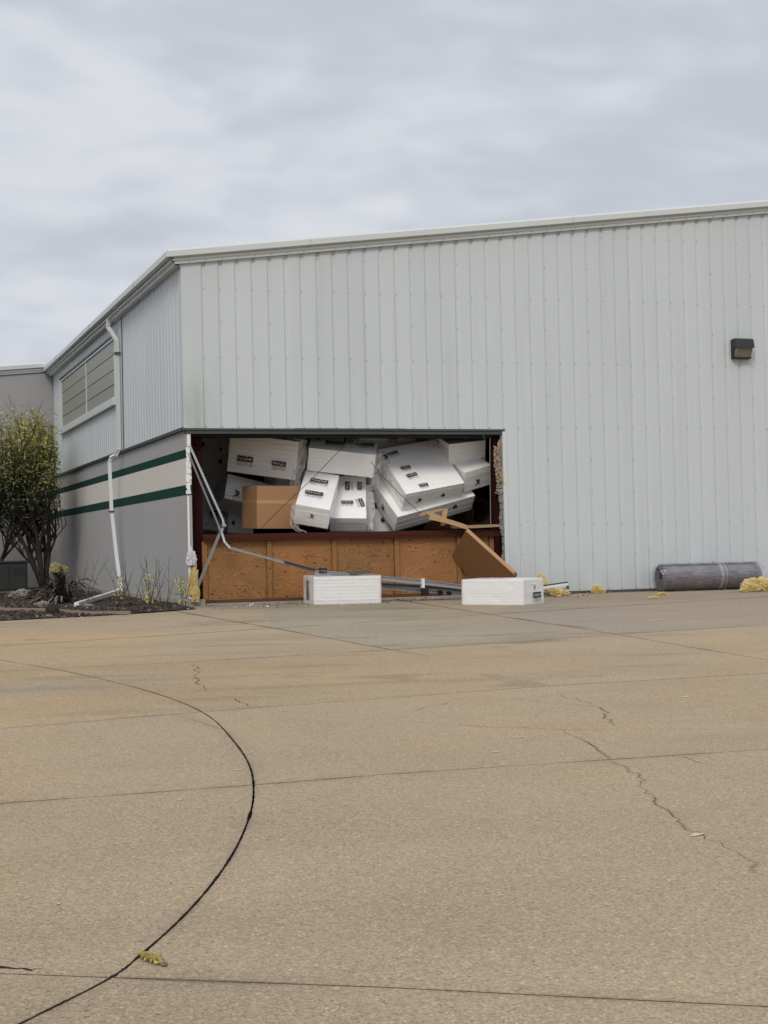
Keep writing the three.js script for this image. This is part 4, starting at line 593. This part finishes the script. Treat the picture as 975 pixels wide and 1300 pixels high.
{ // twisted yellow scrap on the concrete close to the camera
  const a = gp(176, 1214), b = gp(207, 1226), t = thing('twisted_scrap', 'small twisted yellow foam scrap on the concrete near the curved joint', 'scrap', [a.x, a.y, a.z]), d = b.clone().sub(a), R = mulberry(4), g = [];
  const ribbon = (off, wid, seed, ph) => { const n = 46, m = 6, pos = [], col = [], idx = [], side = V(-d.z, 0, d.x).normalize();
    for (let i = 0; i <= n; i++) { const q = i / n, th = 1.5 * Math.sin(q * 8 + ph) + 0.9 * (fbm2(q * 7, seed, 2, 3) - 0.5), w = wid * (0.55 + 0.9 * fbm2(q * 5, seed + 4, 3, 8)) * Math.min(1, 0.3 + 5 * q, 0.3 + 5 * (1 - q));
      for (let j = 0; j <= m; j++) { const a = (j / m - 0.5) * 2 * w, cr = (fbm2(q * 16, j * 0.8 + seed, 3, 5) - 0.5) * 0.014, x = Math.cos(th) * a, y = Math.abs(Math.sin(th) * a) + 0.005 + cr * 0.6; pos.push(d.x * q + side.x * (x + off) + cr, Math.max(0.003, y), d.z * q + side.z * (x + off) + cr); const v = 0.55 + 0.75 * fbm2(q * 12, j * 0.9, 3, seed + 9); col.push(v, v * 0.97, v * 0.85); } }
    for (let i = 0; i < n; i++) for (let j = 0; j < m; j++) { const o = i * (m + 1) + j; idx.push(o, o + 1, o + m + 1, o + 1, o + m + 2, o + m + 1); }
    const ge = new THREE.BufferGeometry(); ge.setAttribute('position', new THREE.Float32BufferAttribute(pos, 3)); ge.setAttribute('color', new THREE.Float32BufferAttribute(col, 3)); ge.setIndex(idx); ge.computeVertexNormals(); return ge; };
  g.push(ribbon(0, 0.022, 2, 0.4), ribbon(0.006, 0.017, 7, 2.1), ribbon(-0.006, 0.014, 13, 4.0));
  for (let k = 0; k < 9; k++) { const f = R(), o = V(d.x * f, 0.004 + R() * 0.012, d.z * f + (R() - 0.5) * 0.02), e = o.clone().add(V((R() - 0.5) * 0.045, (R() - 0.2) * 0.014, (R() - 0.5) * 0.045)); e.y = Math.max(e.y, 0.002); g.push(rod(o, e, 0.0022, 0.001, 4)); }
  mesh('strip', g, std({ color: rgb(0.46, 0.385, 0.14), roughness: 1, vertexColors: true }), t);
  const c2 = clump(d.x * 1.06, 0, d.z * 1.06, 0.014, 0.011, 0.012, 50, 10, 0); mesh('dark_end', c2, std({ color: rgb(0.26, 0.19, 0.13), roughness: 1 }), t);
}
// pale scraps on the concrete
[['white scrap lying right of centre between the two long joints', 660, 936.5, 0.16, 0.02], ['slanting pale scrap left of the middle crack', 629, 955, 0.12, 0.025], ['white scrap at the left edge above the curved joint', 52, 869, 0.12, 0.05], ['white scrap just inside the top of the curve', 304, 978, 0.08, 0.03], ['white patch of spalled chip beside the long crack', 887, 1060.5, 0.11, 0.05], ['tiny white chip in the middle foreground', 692, 1091, 0.025, 0.02], ['thin pale strip below the middle foreground', 612, 1190.5, 0.05, 0.008], ['pale strip out on the concrete before the wall', 830, 787.5, 0.30, 0.12], ['white scrap near the base of the metal wall', 768, 753.5, 0.26, 0.05], ['tiny white chip far left in the foreground', 75, 1148, 0.02, 0.015], ['pale chip on the left between joint and curve', 230, 1015.5, 0.05, 0.03], ['pale scrap near the right edge beyond the joints', 870, 884.8, 0.09, 0.06]].forEach(([label, px, py, w, d], i) => {
  const o = gp(px, py), R = mulberry(i + 60), n = 9, pts = []; for (let k = 0; k < n; k++) { const a = k / n * Math.PI * 2, r = 0.35 + 0.75 * R(); pts.push([Math.cos(a) * w / 2 * r, Math.sin(a) * d / 2 * r + (R() - 0.5) * d * 0.3]); }
  const g = slabShape(pts, 0.003, 0); g.rotateX(-Math.PI / 2); g.rotateY(0.3 + (R() - 0.5) * 0.5); const m = mesh('pale_scrap', g, std({ color: rgb(0.52, 0.47, 0.38), roughness: 0.8 })); m.position.set(o.x, o.y + 0.002, o.z); tag(m, label, 'scrap', 'pale scraps scattered on the concrete');
});
{ // bits of broken wood, foam crumbs and grit swept along the foot of the bay and the wall
  const R = mulberry(91), N = 420, im = new THREE.InstancedMesh(new THREE.TetrahedronGeometry(0.03), std({ color: rgb(1, 1, 1), roughness: 1 }), N), mt = new THREE.Matrix4(), c = new THREE.Color();
  for (let i = 0; i < N; i++) { const x = R() > 0.35 ? 0.2 + R() * 7.2 : 7 + R() * 5, z = 0.02 + Math.pow(R(), 2.2) * (x < 7.4 ? 1.5 : 0.5), s = 0.2 + 0.8 * R() * R(), k = R(); mt.compose(V(x, gy(z) + 0.004, z), new THREE.Quaternion().setFromEuler(new THREE.Euler(R() * 6, R() * 6, R() * 6)), V(s * 1.8, s * 0.5, s)); im.setMatrixAt(i, mt); if (k < 0.45) c.setRGB(0.05, 0.042, 0.035); else if (k < 0.7) c.setRGB(0.26, 0.16, 0.08); else if (k < 0.86) c.setRGB(0.7, 0.69, 0.66); else c.setRGB(0.55, 0.42, 0.18); im.setColorAt(i, c); }
  im.name = 'debris_bits'; im.userData = { kind: 'stuff', label: 'small bits of wood, foam and grit along the foot of the wall', category: 'debris' }; im.castShadow = im.receiveShadow = true; scene.add(im);
}
// the roll along the wall
{
  const a = at(839, 730, 'z', 0.34), b = at(961, 728, 'z', 0.34), L = b.x - a.x, r = 0.262, t = thing('membrane_roll', 'dark grey roll of sheeting wrapped in clear film against the wall', 'roll', [a.x, gy(0.34) + r + 0.012, 0.34]);
  const sp = []; for (let i = 0; i <= 190; i++) { const th = i / 190 * Math.PI * 2 * 6.3, q = 0.085 + (r - 0.085) * i / 190; sp.push([Math.cos(th) * q, Math.sin(th) * q]); }
  const inner = sp.map(([x, y]) => { const k = 1 - 0.016 / Math.hypot(x, y); return [x * k, y * k]; }).reverse();
  const g = slabShape([...sp, ...inner], L * 0.985); g.rotateY(Math.PI / 2); g.computeVertexNormals();
  const rollMat = std({ color: rgb(0.27, 0.272, 0.28), roughness: 0.34, metalness: 0.15, bumpMap: wrinkle, bumpScale: 0.008, map: tex(512, 256, (i, j, o) => { const v = 0.55 + 0.9 * pn2(i / 512 * 6, j / 256 * 40, 40, 3) * pn2(i / 512 * 14, j / 256 * 9, 14, 4) + 0.5 * pn2(i / 64, j / 12, 8, 9), w = pn2(i / 128, j / 64, 4, 12); o[0] = 0.51 * v * (1 + 0.25 * w); o[1] = 0.51 * v; o[2] = 0.54 * v; }, true) }); boxUV(g);
  mesh('sheet_coil', g, rollMat, t);
  const shell = (x0, x1, rr, amp, seed, open) => { const n = 72, m = Math.round((x1 - x0) * 44) + 2, pos = [], idx = []; for (let i = 0; i <= m; i++) for (let j = 0; j <= n; j++) { const th = j / n * Math.PI * 2, x = mix(x0, x1, i / m), w = Math.abs(fbm3(Math.cos(th) * 3.2, Math.sin(th) * 3.2, x * 7, 4, seed) - 0.5) * 2, q = rr + amp * w - 0.004 + (open ? open(x, th) : 0); pos.push(x, Math.max(Math.sin(th) * q, -r - 0.008), Math.cos(th) * q); } for (let i = 0; i < m; i++) for (let j = 0; j < n; j++) { const p = i * (n + 1) + j; idx.push(p, p + 1, p + n + 1, p + 1, p + n + 2, p + n + 1); } const ge = new THREE.BufferGeometry(); ge.setAttribute('position', new THREE.Float32BufferAttribute(pos, 3)); ge.setIndex(idx); ge.computeVertexNormals(); return ge; };
  const film2 = phys({ color: rgb(0.92, 0.93, 0.95), roughness: 0.10, transmission: 0.95, thickness: 0, ior: 1.45 });
  mesh('plastic_wrap', [shell(-0.10, L - 0.02, r + 0.006, 0.035, 5, (x, th) => -0.05 * sstep(0.0, -0.1, x)), shell(L - 0.12, L + 0.22, r + 0.01, 0.03, 9, (x) => -0.13 * sstep(L - 0.05, L + 0.22, x))], film2, t);
  mesh('wrap_band', [shell(L * 0.545, L * 0.585, r + 0.022, 0.02, 15), shell(L * 0.60, L * 0.615, r + 0.022, 0.02, 25)], phys({ color: rgb(0.85, 0.86, 0.88), roughness: 0.2, transmission: 0.82, thickness: 0 }), t);
}
// ---------------------------------------------------------------- the far wing behind the trees
{
  const w = thing('grey_wing', 'darker grey stucco wing with white roof trim behind the trees', 'building', [0, 0, -18.36]);
  const top = (x) => 6.50 + 0.09 * x, prof = (x0, x1, y0, y1) => { const g = slabShape([[x0, y0(x0)], [x1, y0(x1)], [x1, y1(x1)], [x0, y1(x0)]], 0.2); g.translate(0, 0, -0.2); boxUV(g); return g; };
  const c = (y) => () => y, wm = std({ color: rgb(0.34, 0.34, 0.34), roughness: 0.9, bumpMap: grit, bumpScale: 0.003 });
  mesh('lower_wall', prof(-16, 0.2, c(0), c(1.95)), wm, w); mesh('green_stripe', (() => { const g = prof(-16, 0.2, c(1.952), c(2.12)); g.translate(0, 0, 0.004); return g; })(), M.green, w);
  mesh('beige_band', prof(-16, 0.2, c(2.122), c(2.62)), M.beige, w); mesh('green_stripe', (() => { const g = prof(-16, 0.2, c(2.622), c(2.78)); g.translate(0, 0, 0.004); return g; })(), M.green, w);
  mesh('upper_wall', prof(-16, 0.2, c(2.782), (x) => top(x) - 0.2), wm, w);
  const tr = [[0.0, 0.0], [0.05, 0.0], [0.06, 0.05], [0.09, 0.06], [0.09, 0.09], [0.06, 0.10], [0.14, 0.125], [0.15, 0.23], [0.12, 0.27], [0.0, 0.275]], pos = [], idx = [];
  for (const x of [-16, -0.24]) for (const [o, u] of tr) pos.push(x, top(x) - 0.275 + u, o); const m = tr.length; for (let j = 0; j < m; j++) { const a = j, b = (j + 1) % m; idx.push(a, a + m, b, b, a + m, b + m); }
  let g = new THREE.BufferGeometry(); g.setAttribute('position', new THREE.Float32BufferAttribute(pos, 3)); g.setIndex(idx); g = g.toNonIndexed(); g.computeVertexNormals(); mesh('roof_trim', g, M.trim, w);
  mesh('roof_sheet', (() => { const q = slabShape([[-16, top(-16) - 0.06], [-0.2, top(-0.2) - 0.06], [-0.2, top(-0.2) - 0.01], [-16, top(-16) - 0.01]], 12); q.translate(0, 0, -12); return q; })(), M.trim, w);
}
// ---------------------------------------------------------------- planting bed
const bedY = (x, z) => 0.02 + 0.05 * fbm2(x * 1.1, z * 1.1, 3, 6) + 0.06 * sstep(0, -8, z) * 0 - SLOPE * Math.max(z, 0) * sstep(0, 1.5, z) - 0.04;
{
  const e0 = bedEdge, nx = 56, nz = 70, pos = [], idx = [];
  const front = (x) => { let best = e0[0][1] + 1.5; for (let i = 0; i < e0.length - 1; i++) if (x >= e0[i][0] && x <= e0[i + 1][0]) best = mix(e0[i][1], e0[i + 1][1], (x - e0[i][0]) / (e0[i + 1][0] - e0[i][0])); if (x < e0[0][0]) best = e0[0][1] + (e0[0][0] - x) * 0.3; if (x > e0[e0.length - 1][0]) best = e0[e0.length - 1][1] - 0.1; return best; };
  for (let j = 0; j <= nz; j++) for (let i = 0; i <= nx; i++) { const x = mix(-14, -0.03, i / nx), z = mix(-18.3, front(x) - 0.02, j / nz); pos.push(x, bedY(x, z), z); }
  for (let j = 0; j < nz; j++) for (let i = 0; i < nx; i++) { const a = j * (nx + 1) + i; idx.push(a, a + nx + 1, a + 1, a + 1, a + nx + 1, a + nx + 2); }
  const g = new THREE.BufferGeometry(); g.setAttribute('position', new THREE.Float32BufferAttribute(pos, 3)); g.setIndex(idx); g.computeVertexNormals();
  mesh('planting_bed', g, std({ color: rgb(0.045, 0.034, 0.026), roughness: 1 }), scene, 'structure');
  const R = mulberry(31), N = 14000, chip = new THREE.BoxGeometry(0.07, 0.014, 0.028), im = new THREE.InstancedMesh(chip, std({ color: rgb(1, 1, 1), roughness: 1 }), N), mt = new THREE.Matrix4(), c = new THREE.Color();
  for (let i = 0; i < N; i++) { const x = -0.1 - Math.pow(R(), 1.2) * 7, z = mix(-14, front(x) - 0.05, Math.pow(R(), 0.6)), s = 0.5 + R() * 1.1; mt.compose(V(x, bedY(x, z) + 0.008, z), new THREE.Quaternion().setFromEuler(new THREE.Euler((R() - 0.5) * 0.9, R() * 6.3, (R() - 0.5) * 0.9)), V(s, s, s)); im.setMatrixAt(i, mt); const k = R(); c.setRGB(0.03 + 0.07 * k * k, 0.024 + 0.05 * k * k, 0.02 + 0.035 * k * k); if (R() > 0.975) c.setRGB(0.28, 0.24, 0.19); im.setColorAt(i, c); }
  im.name = 'mulch'; im.userData = { kind: 'stuff', label: 'dark brown wood mulch covering the planting bed', category: 'mulch' }; im.castShadow = im.receiveShadow = true; scene.add(im);
  const P = [[-20, 774], [60, 776.5], [110, 778.5], [165, 779.2]].map(([x, y]) => { const p = gp(x, y, 0.02); return V(p.x, bedY(p.x, p.z) + 0.035, p.z); });
  tag(mesh('edging_strip', sweep(P, rectProf(0.05, 0.05)), std({ color: rgb(0.26, 0.20, 0.145), roughness: 0.9 })), 'tan edging strip along the front of the planting bed', 'edging');
}
// trees
function tree(name, label, base, stems, leafN, seed, crown, limit = 0) {
  const t = thing(name, label, 'tree', [base.x, base.y, base.z], 'trees against the grey wing'), R = mulberry(seed), wood = [], tips = [];
  const grow = (p, d, len, r, lvl) => {
    let q = p.clone(), dir = d.clone(); const seg = lvl === 0 ? 5 : 3;
    for (let i = 0; i < seg; i++) { const n = q.clone().addScaledVector(dir, len / seg), r1 = r * (1 - 0.55 * (i + 1) / seg), r0 = r * (1 - 0.55 * i / seg); wood.push(rod(q, n, r0, r1, lvl ? 4 : 7)); q = n; dir.add(V((R() - 0.5) * 0.3, 0.08 + (R() - 0.5) * 0.18, (R() - 0.5) * 0.3)).normalize();
      if (limit && q.x > limit - 0.25 && dir.x > 0) dir.x = -0.25 * dir.x; if (lvl < 3 && i >= (lvl ? 0 : 1)) for (let k = 0; k < (lvl ? 2 : 2); k++) { const a = R() * 6.28, e = V(Math.cos(a), 0.35 + R() * 0.5, Math.sin(a)).normalize(); grow(q, dir.clone().multiplyScalar(0.55).add(e.multiplyScalar(0.8)).normalize(), len * (0.42 + 0.25 * R()), r1 * 0.62, lvl + 1); }
      if (lvl >= 2) tips.push([q.clone(), lvl]); }
    if (lvl < 3) grow(q, dir, len * 0.5, r * 0.45, lvl + 1);
  };
  for (const [dx, dz, len, r] of stems) grow(V((R() - 0.5) * 0.1, -0.05, (R() - 0.5) * 0.1), V(dx, 1, dz).normalize(), len, r, 0);
  mesh('trunk', wood, M.bark, t);
  const ok = tips.filter(([p]) => crown(p, R)); const pos = [], col = [], idx = [];
  for (let i = 0; i < leafN; i++) {
    const [p0] = ok[Math.floor(R() * ok.length)], s = 0.15, p = V(p0.x + (R() - 0.5) * s * 2, p0.y + (R() - 0.5) * s * 1.6, p0.z + (R() - 0.5) * s * 2), L = 0.036 + 0.036 * R(), W = L * (0.28 + 0.16 * R());
    const q = new THREE.Quaternion().setFromEuler(new THREE.Euler((R() - 0.5) * 2.4, R() * 6.28, (R() - 0.5) * 2.0)), b = pos.length / 3;
    for (const [x, y, z] of [[-L, 0, 0], [0, 0.006, W], [L, -0.012, 0], [0, 0.006, -W]]) { const v = V(x, y, z).applyQuaternion(q).add(p); pos.push(v.x, v.y, v.z); }
    idx.push(b, b + 1, b + 3, b + 1, b + 2, b + 3);
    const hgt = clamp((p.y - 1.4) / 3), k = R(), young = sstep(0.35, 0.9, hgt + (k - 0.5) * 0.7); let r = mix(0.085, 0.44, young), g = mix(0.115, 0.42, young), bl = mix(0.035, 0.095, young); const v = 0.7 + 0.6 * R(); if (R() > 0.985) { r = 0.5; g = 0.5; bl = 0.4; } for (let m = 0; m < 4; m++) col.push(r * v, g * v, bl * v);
  }
  const g = new THREE.BufferGeometry(); g.setAttribute('position', new THREE.Float32BufferAttribute(pos, 3)); g.setAttribute('color', new THREE.Float32BufferAttribute(col, 3)); g.setIndex(idx); const gg = g.toNonIndexed(); gg.computeVertexNormals();
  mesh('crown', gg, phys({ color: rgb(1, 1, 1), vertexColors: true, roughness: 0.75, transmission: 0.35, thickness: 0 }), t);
}
{
  const a = at(57, 750, 'z', -14), b = at(-14, 750, 'z', -14.6);
  tree('multistem_tree', 'multi-stemmed small tree with yellow-green top nearest the side wall', V(a.x, 0, a.z), [[-0.42, 0.1, 2.0, 0.07], [-0.16, -0.1, 2.5, 0.075], [-0.06, 0.15, 2.5, 0.07], [0.02, -0.12, 2.6, 0.07], [0.12, 0.05, 2.5, 0.065], [-0.3, -0.2, 2.6, 0.06]], 8500, 5, (p, R) => p.x < 0.36 && p.x > -1.7 && p.y > 1.7 + 1.1 * R() && p.y < 5.45 - 0.6 * Math.abs(p.x + 0.1) - 1.3 * R(), 0.36);
  tree('dark_tree', 'darker small tree cut off by the left edge of the view', V(b.x, 0, b.z), [[-0.25, 0.1, 2.2, 0.08], [0.1, 0.0, 2.5, 0.085], [0.28, 0.1, 2.3, 0.07], [-0.05, -0.2, 2.4, 0.07]], 8000, 14, (p, R) => p.y > 1.3 + 1.1 * R() && p.y < 4.6 - 0.9 * R() && p.x < 1.6);
}
// cabinet at the left edge
{
  const c = thing('utility_cabinet', 'dark green metal utility cabinet standing under the trees at the left edge', 'cabinet', [-1.82, 0, -13.9]), m = std({ color: rgb(0.018, 0.024, 0.020), roughness: 0.6 });
  mesh('cabinet_body', bx(-0.45, 0.45, 0.02, 0.74, -0.4, 0.4, 0.02), m, c); mesh('cabinet_lid', bx(-0.48, 0.48, 0.742, 0.80, -0.43, 0.43, 0.02), m, c); mesh('base_pad', bx(-0.52, 0.52, -0.05, 0.02, -0.47, 0.47), M.concrete, c);
  for (const x of [-0.22, 0.22]) mesh('door', bx(x - 0.2, x + 0.2, 0.08, 0.70, 0.402, 0.42, 0.006), m, c); mesh('louvre', [0, 1, 2, 3].map((k) => bx(0.08, 0.36, 0.45 + k * 0.05, 0.47 + k * 0.05, 0.42, 0.432)), M.black, c);
}
// shrubs and debris in the bed
function stalks(name, label, px, py, n, h, seed, tuft) {
  const o = gp(px, py, 0.0), t = thing(name, label, 'shrub', [o.x, bedY(o.x, o.z), o.z], 'bare shrubs in the planting bed'), R = mulberry(seed), g = [], lf = [];
  for (let i = 0; i < n; i++) { const a = R() * 6.28, k = 0.15 + R() * 0.45, H = h * (0.6 + 0.5 * R()); let p = V(Math.cos(a) * 0.05, 0, Math.sin(a) * 0.05), d = V(Math.cos(a) * k, 1, Math.sin(a) * k).normalize(), r = 0.008; for (let s = 0; s < 4; s++) { const q = p.clone().addScaledVector(d, H / 4); g.push(rod(p, q, r, r * 0.75, 5)); r *= 0.75; if (s && R() > 0.3) { const e = V((R() - 0.5) * 1.4, 0.8, (R() - 0.5) * 1.4).normalize(); g.push(rod(q, q.clone().addScaledVector(e, H * 0.2), r * 0.8, r * 0.4, 4)); } p = q; d.add(V((R() - 0.5) * 0.3, 0.05, (R() - 0.5) * 0.3)).normalize(); } }
  mesh('stem', g, std({ color: rgb(0.06, 0.05, 0.042), roughness: 1 }), t);
  for (let i = 0; i < tuft * 2; i++) { const a = R() * 6.28, rr = R() * 0.13, y = h * (0.30 + 0.4 * R()) * (R() > 0.35 ? 1 : 0.35), L = 0.022 + 0.03 * R(), p = V(Math.cos(a) * rr, y, Math.sin(a) * rr); const s = new THREE.BufferGeometry(); const q = new THREE.Quaternion().setFromEuler(new THREE.Euler((R() - 0.5) * 3, R() * 6, (R() - 0.5) * 3)); const v = [[-L, 0, 0], [0, 0, L * 0.35], [L, 0, 0], [-L, 0, 0], [L, 0, 0], [0, 0, -L * 0.35]].map((x) => V(...x).applyQuaternion(q).add(p)); s.setAttribute('position', new THREE.Float32BufferAttribute(v.flatMap((x) => [x.x, x.y, x.z]), 3)); s.computeVertexNormals(); lf.push(s); }
  if (lf.length) mesh('leaf_tuft', lf, std({ color: rgb(0.42, 0.40, 0.13), roughness: 0.9 }), t);
}
stalks('bare_shrub', 'bare reddish stalks standing before the shaded wall left of the downspout', 106, 766, 6, 1.0, 3, 0);
stalks('bare_shrub', 'bare shrub with yellow leaves at the foot of the downspout', 152, 763, 6, 0.75, 4, 26);
stalks('bare_shrub', 'widest bare shrub with a yellow tuft between downspout and corner', 189, 772, 9, 0.85, 5, 34);
stalks('bare_shrub', 'thin bare stalks leaning just right of the downspout', 168, 764, 4, 0.85, 16, 0);
stalks('bare_shrub', 'leafy yellow-green weed at the building corner', 231, 772.5, 4, 0.75, 7, 40);
stalks('bare_shrub', 'bare leaning stalks right of the widest shrub', 209, 772, 4, 0.9, 9, 0);
{ // uprooted clump of strap leaves
  const o = gp(78, 764, 0), t = thing('uprooted_plant', 'uprooted clump of dead strap leaves with a pale broken head below the tree', 'dead plant', [o.x, bedY(o.x, o.z), o.z]), R = mulberry(8), lv = [[], []];
  const strap = (p, d, L, w, k) => { const n = 6, pos = [], idx = []; let q = p.clone(), e = d.clone(); const s = new THREE.Vector3().crossVectors(e, V(0, 1, 0)).normalize(); for (let i = 0; i <= n; i++) { const ww = w * (1 - (i / n) ** 2) + 0.004; for (const m of [-1, 0, 1]) { const v = q.clone().addScaledVector(s, m * ww); v.y += m ? 0.01 : 0; pos.push(v.x, Math.max(v.y, 0.005), v.z); } q.addScaledVector(e, L / n); e.y -= 0.28 * k; e.normalize(); } for (let i = 0; i < n; i++) for (let j = 0; j < 2; j++) { const a = i * 3 + j; idx.push(a, a + 1, a + 3, a + 1, a + 4, a + 3); } let g = new THREE.BufferGeometry(); g.setAttribute('position', new THREE.Float32BufferAttribute(pos, 3)); g.setIndex(idx); g = g.toNonIndexed(); g.computeVertexNormals(); return g; };
  for (let i = 0; i < 90; i++) { const a = R() * 6.28, d = V(Math.cos(a), 0.2 + R() * 1.3, Math.sin(a) * 0.8).normalize(), h = R() * 0.55; lv[R() > 0.8 ? 1 : 0].push(strap(V(Math.cos(a) * 0.12 + (R() - 0.5) * 0.4, h * 0.7 + 0.02, Math.sin(a) * 0.1), d, 0.22 + R() * 0.35, 0.02 + 0.018 * R(), 0.6 + R())); }
  mesh('dark_leaf', lv[0], std({ color: rgb(0.05, 0.042, 0.034), roughness: 0.9 }), t); mesh('pale_leaf', lv[1], std({ color: rgb(0.26, 0.24, 0.21), roughness: 0.9 }), t);
  const st = []; for (let i = 0; i < 5; i++) st.push(rod(V((R() - 0.5) * 0.3, 0, (R() - 0.5) * 0.2), V(-0.1 + (R() - 0.5) * 0.25, 0.5 + R() * 0.3, (R() - 0.5) * 0.15), 0.04, 0.028, 6)); mesh('stalk', st, M.bark, t);
  mesh('broken_head', [clump(-0.10, 0.62, 0.02, 0.14, 0.15, 0.12, 71, 14), clump(0.06, 0.60, -0.02, 0.10, 0.12, 0.1, 72, 12)], std({ color: rgb(0.32, 0.29, 0.15), roughness: 1 }), t);
}
[['low pale rock in the bed left of the uprooted plant', 28, 752, 0.34, 0.16], ['flat pale stone in the mulch below the uprooted plant', 54, 769.5, 0.2, 0.1], ['dark stump fragment at the bed edge', 67, 780, 0.14, 0.16], ['small stone beside the outlet pipe', 112, 771, 0.12, 0.07], ['broken concrete lump at the foot of the building corner', 241, 768.5, 0.18, 0.17], ['brown clod of roots under the small tree', 50, 757, 0.3, 0.2], ['dark heap of leaves between tree and uprooted plant', 60, 761, 0.34, 0.17], ['dark heap of dead leaves near the downspout', 163, 771, 0.35, 0.10], ['small brown heap beneath the widest shrub', 183, 774.5, 0.3, 0.07]].forEach(([label, px, py, w, h], i) => {
  const o = gp(px, py, 0), g = clump(0, 0, 0, w, h, w * 0.8, 80 + i, 10, 0); const pale = [0, 1, 3, 4].includes(i); const m = mesh(pale ? 'stone' : 'debris_heap', g, std({ color: pale ? rgb(0.26, 0.24, 0.21) : rgb(0.055, 0.042, 0.032), roughness: 1, bumpMap: grit, bumpScale: 0.01, vertexColors: true })); m.position.set(o.x, (px > 235 ? 0 : bedY(o.x, o.z)) - 0.02, o.z); tag(m, label, pale ? 'stone' : 'debris');
});

renderer.render(scene, camera);
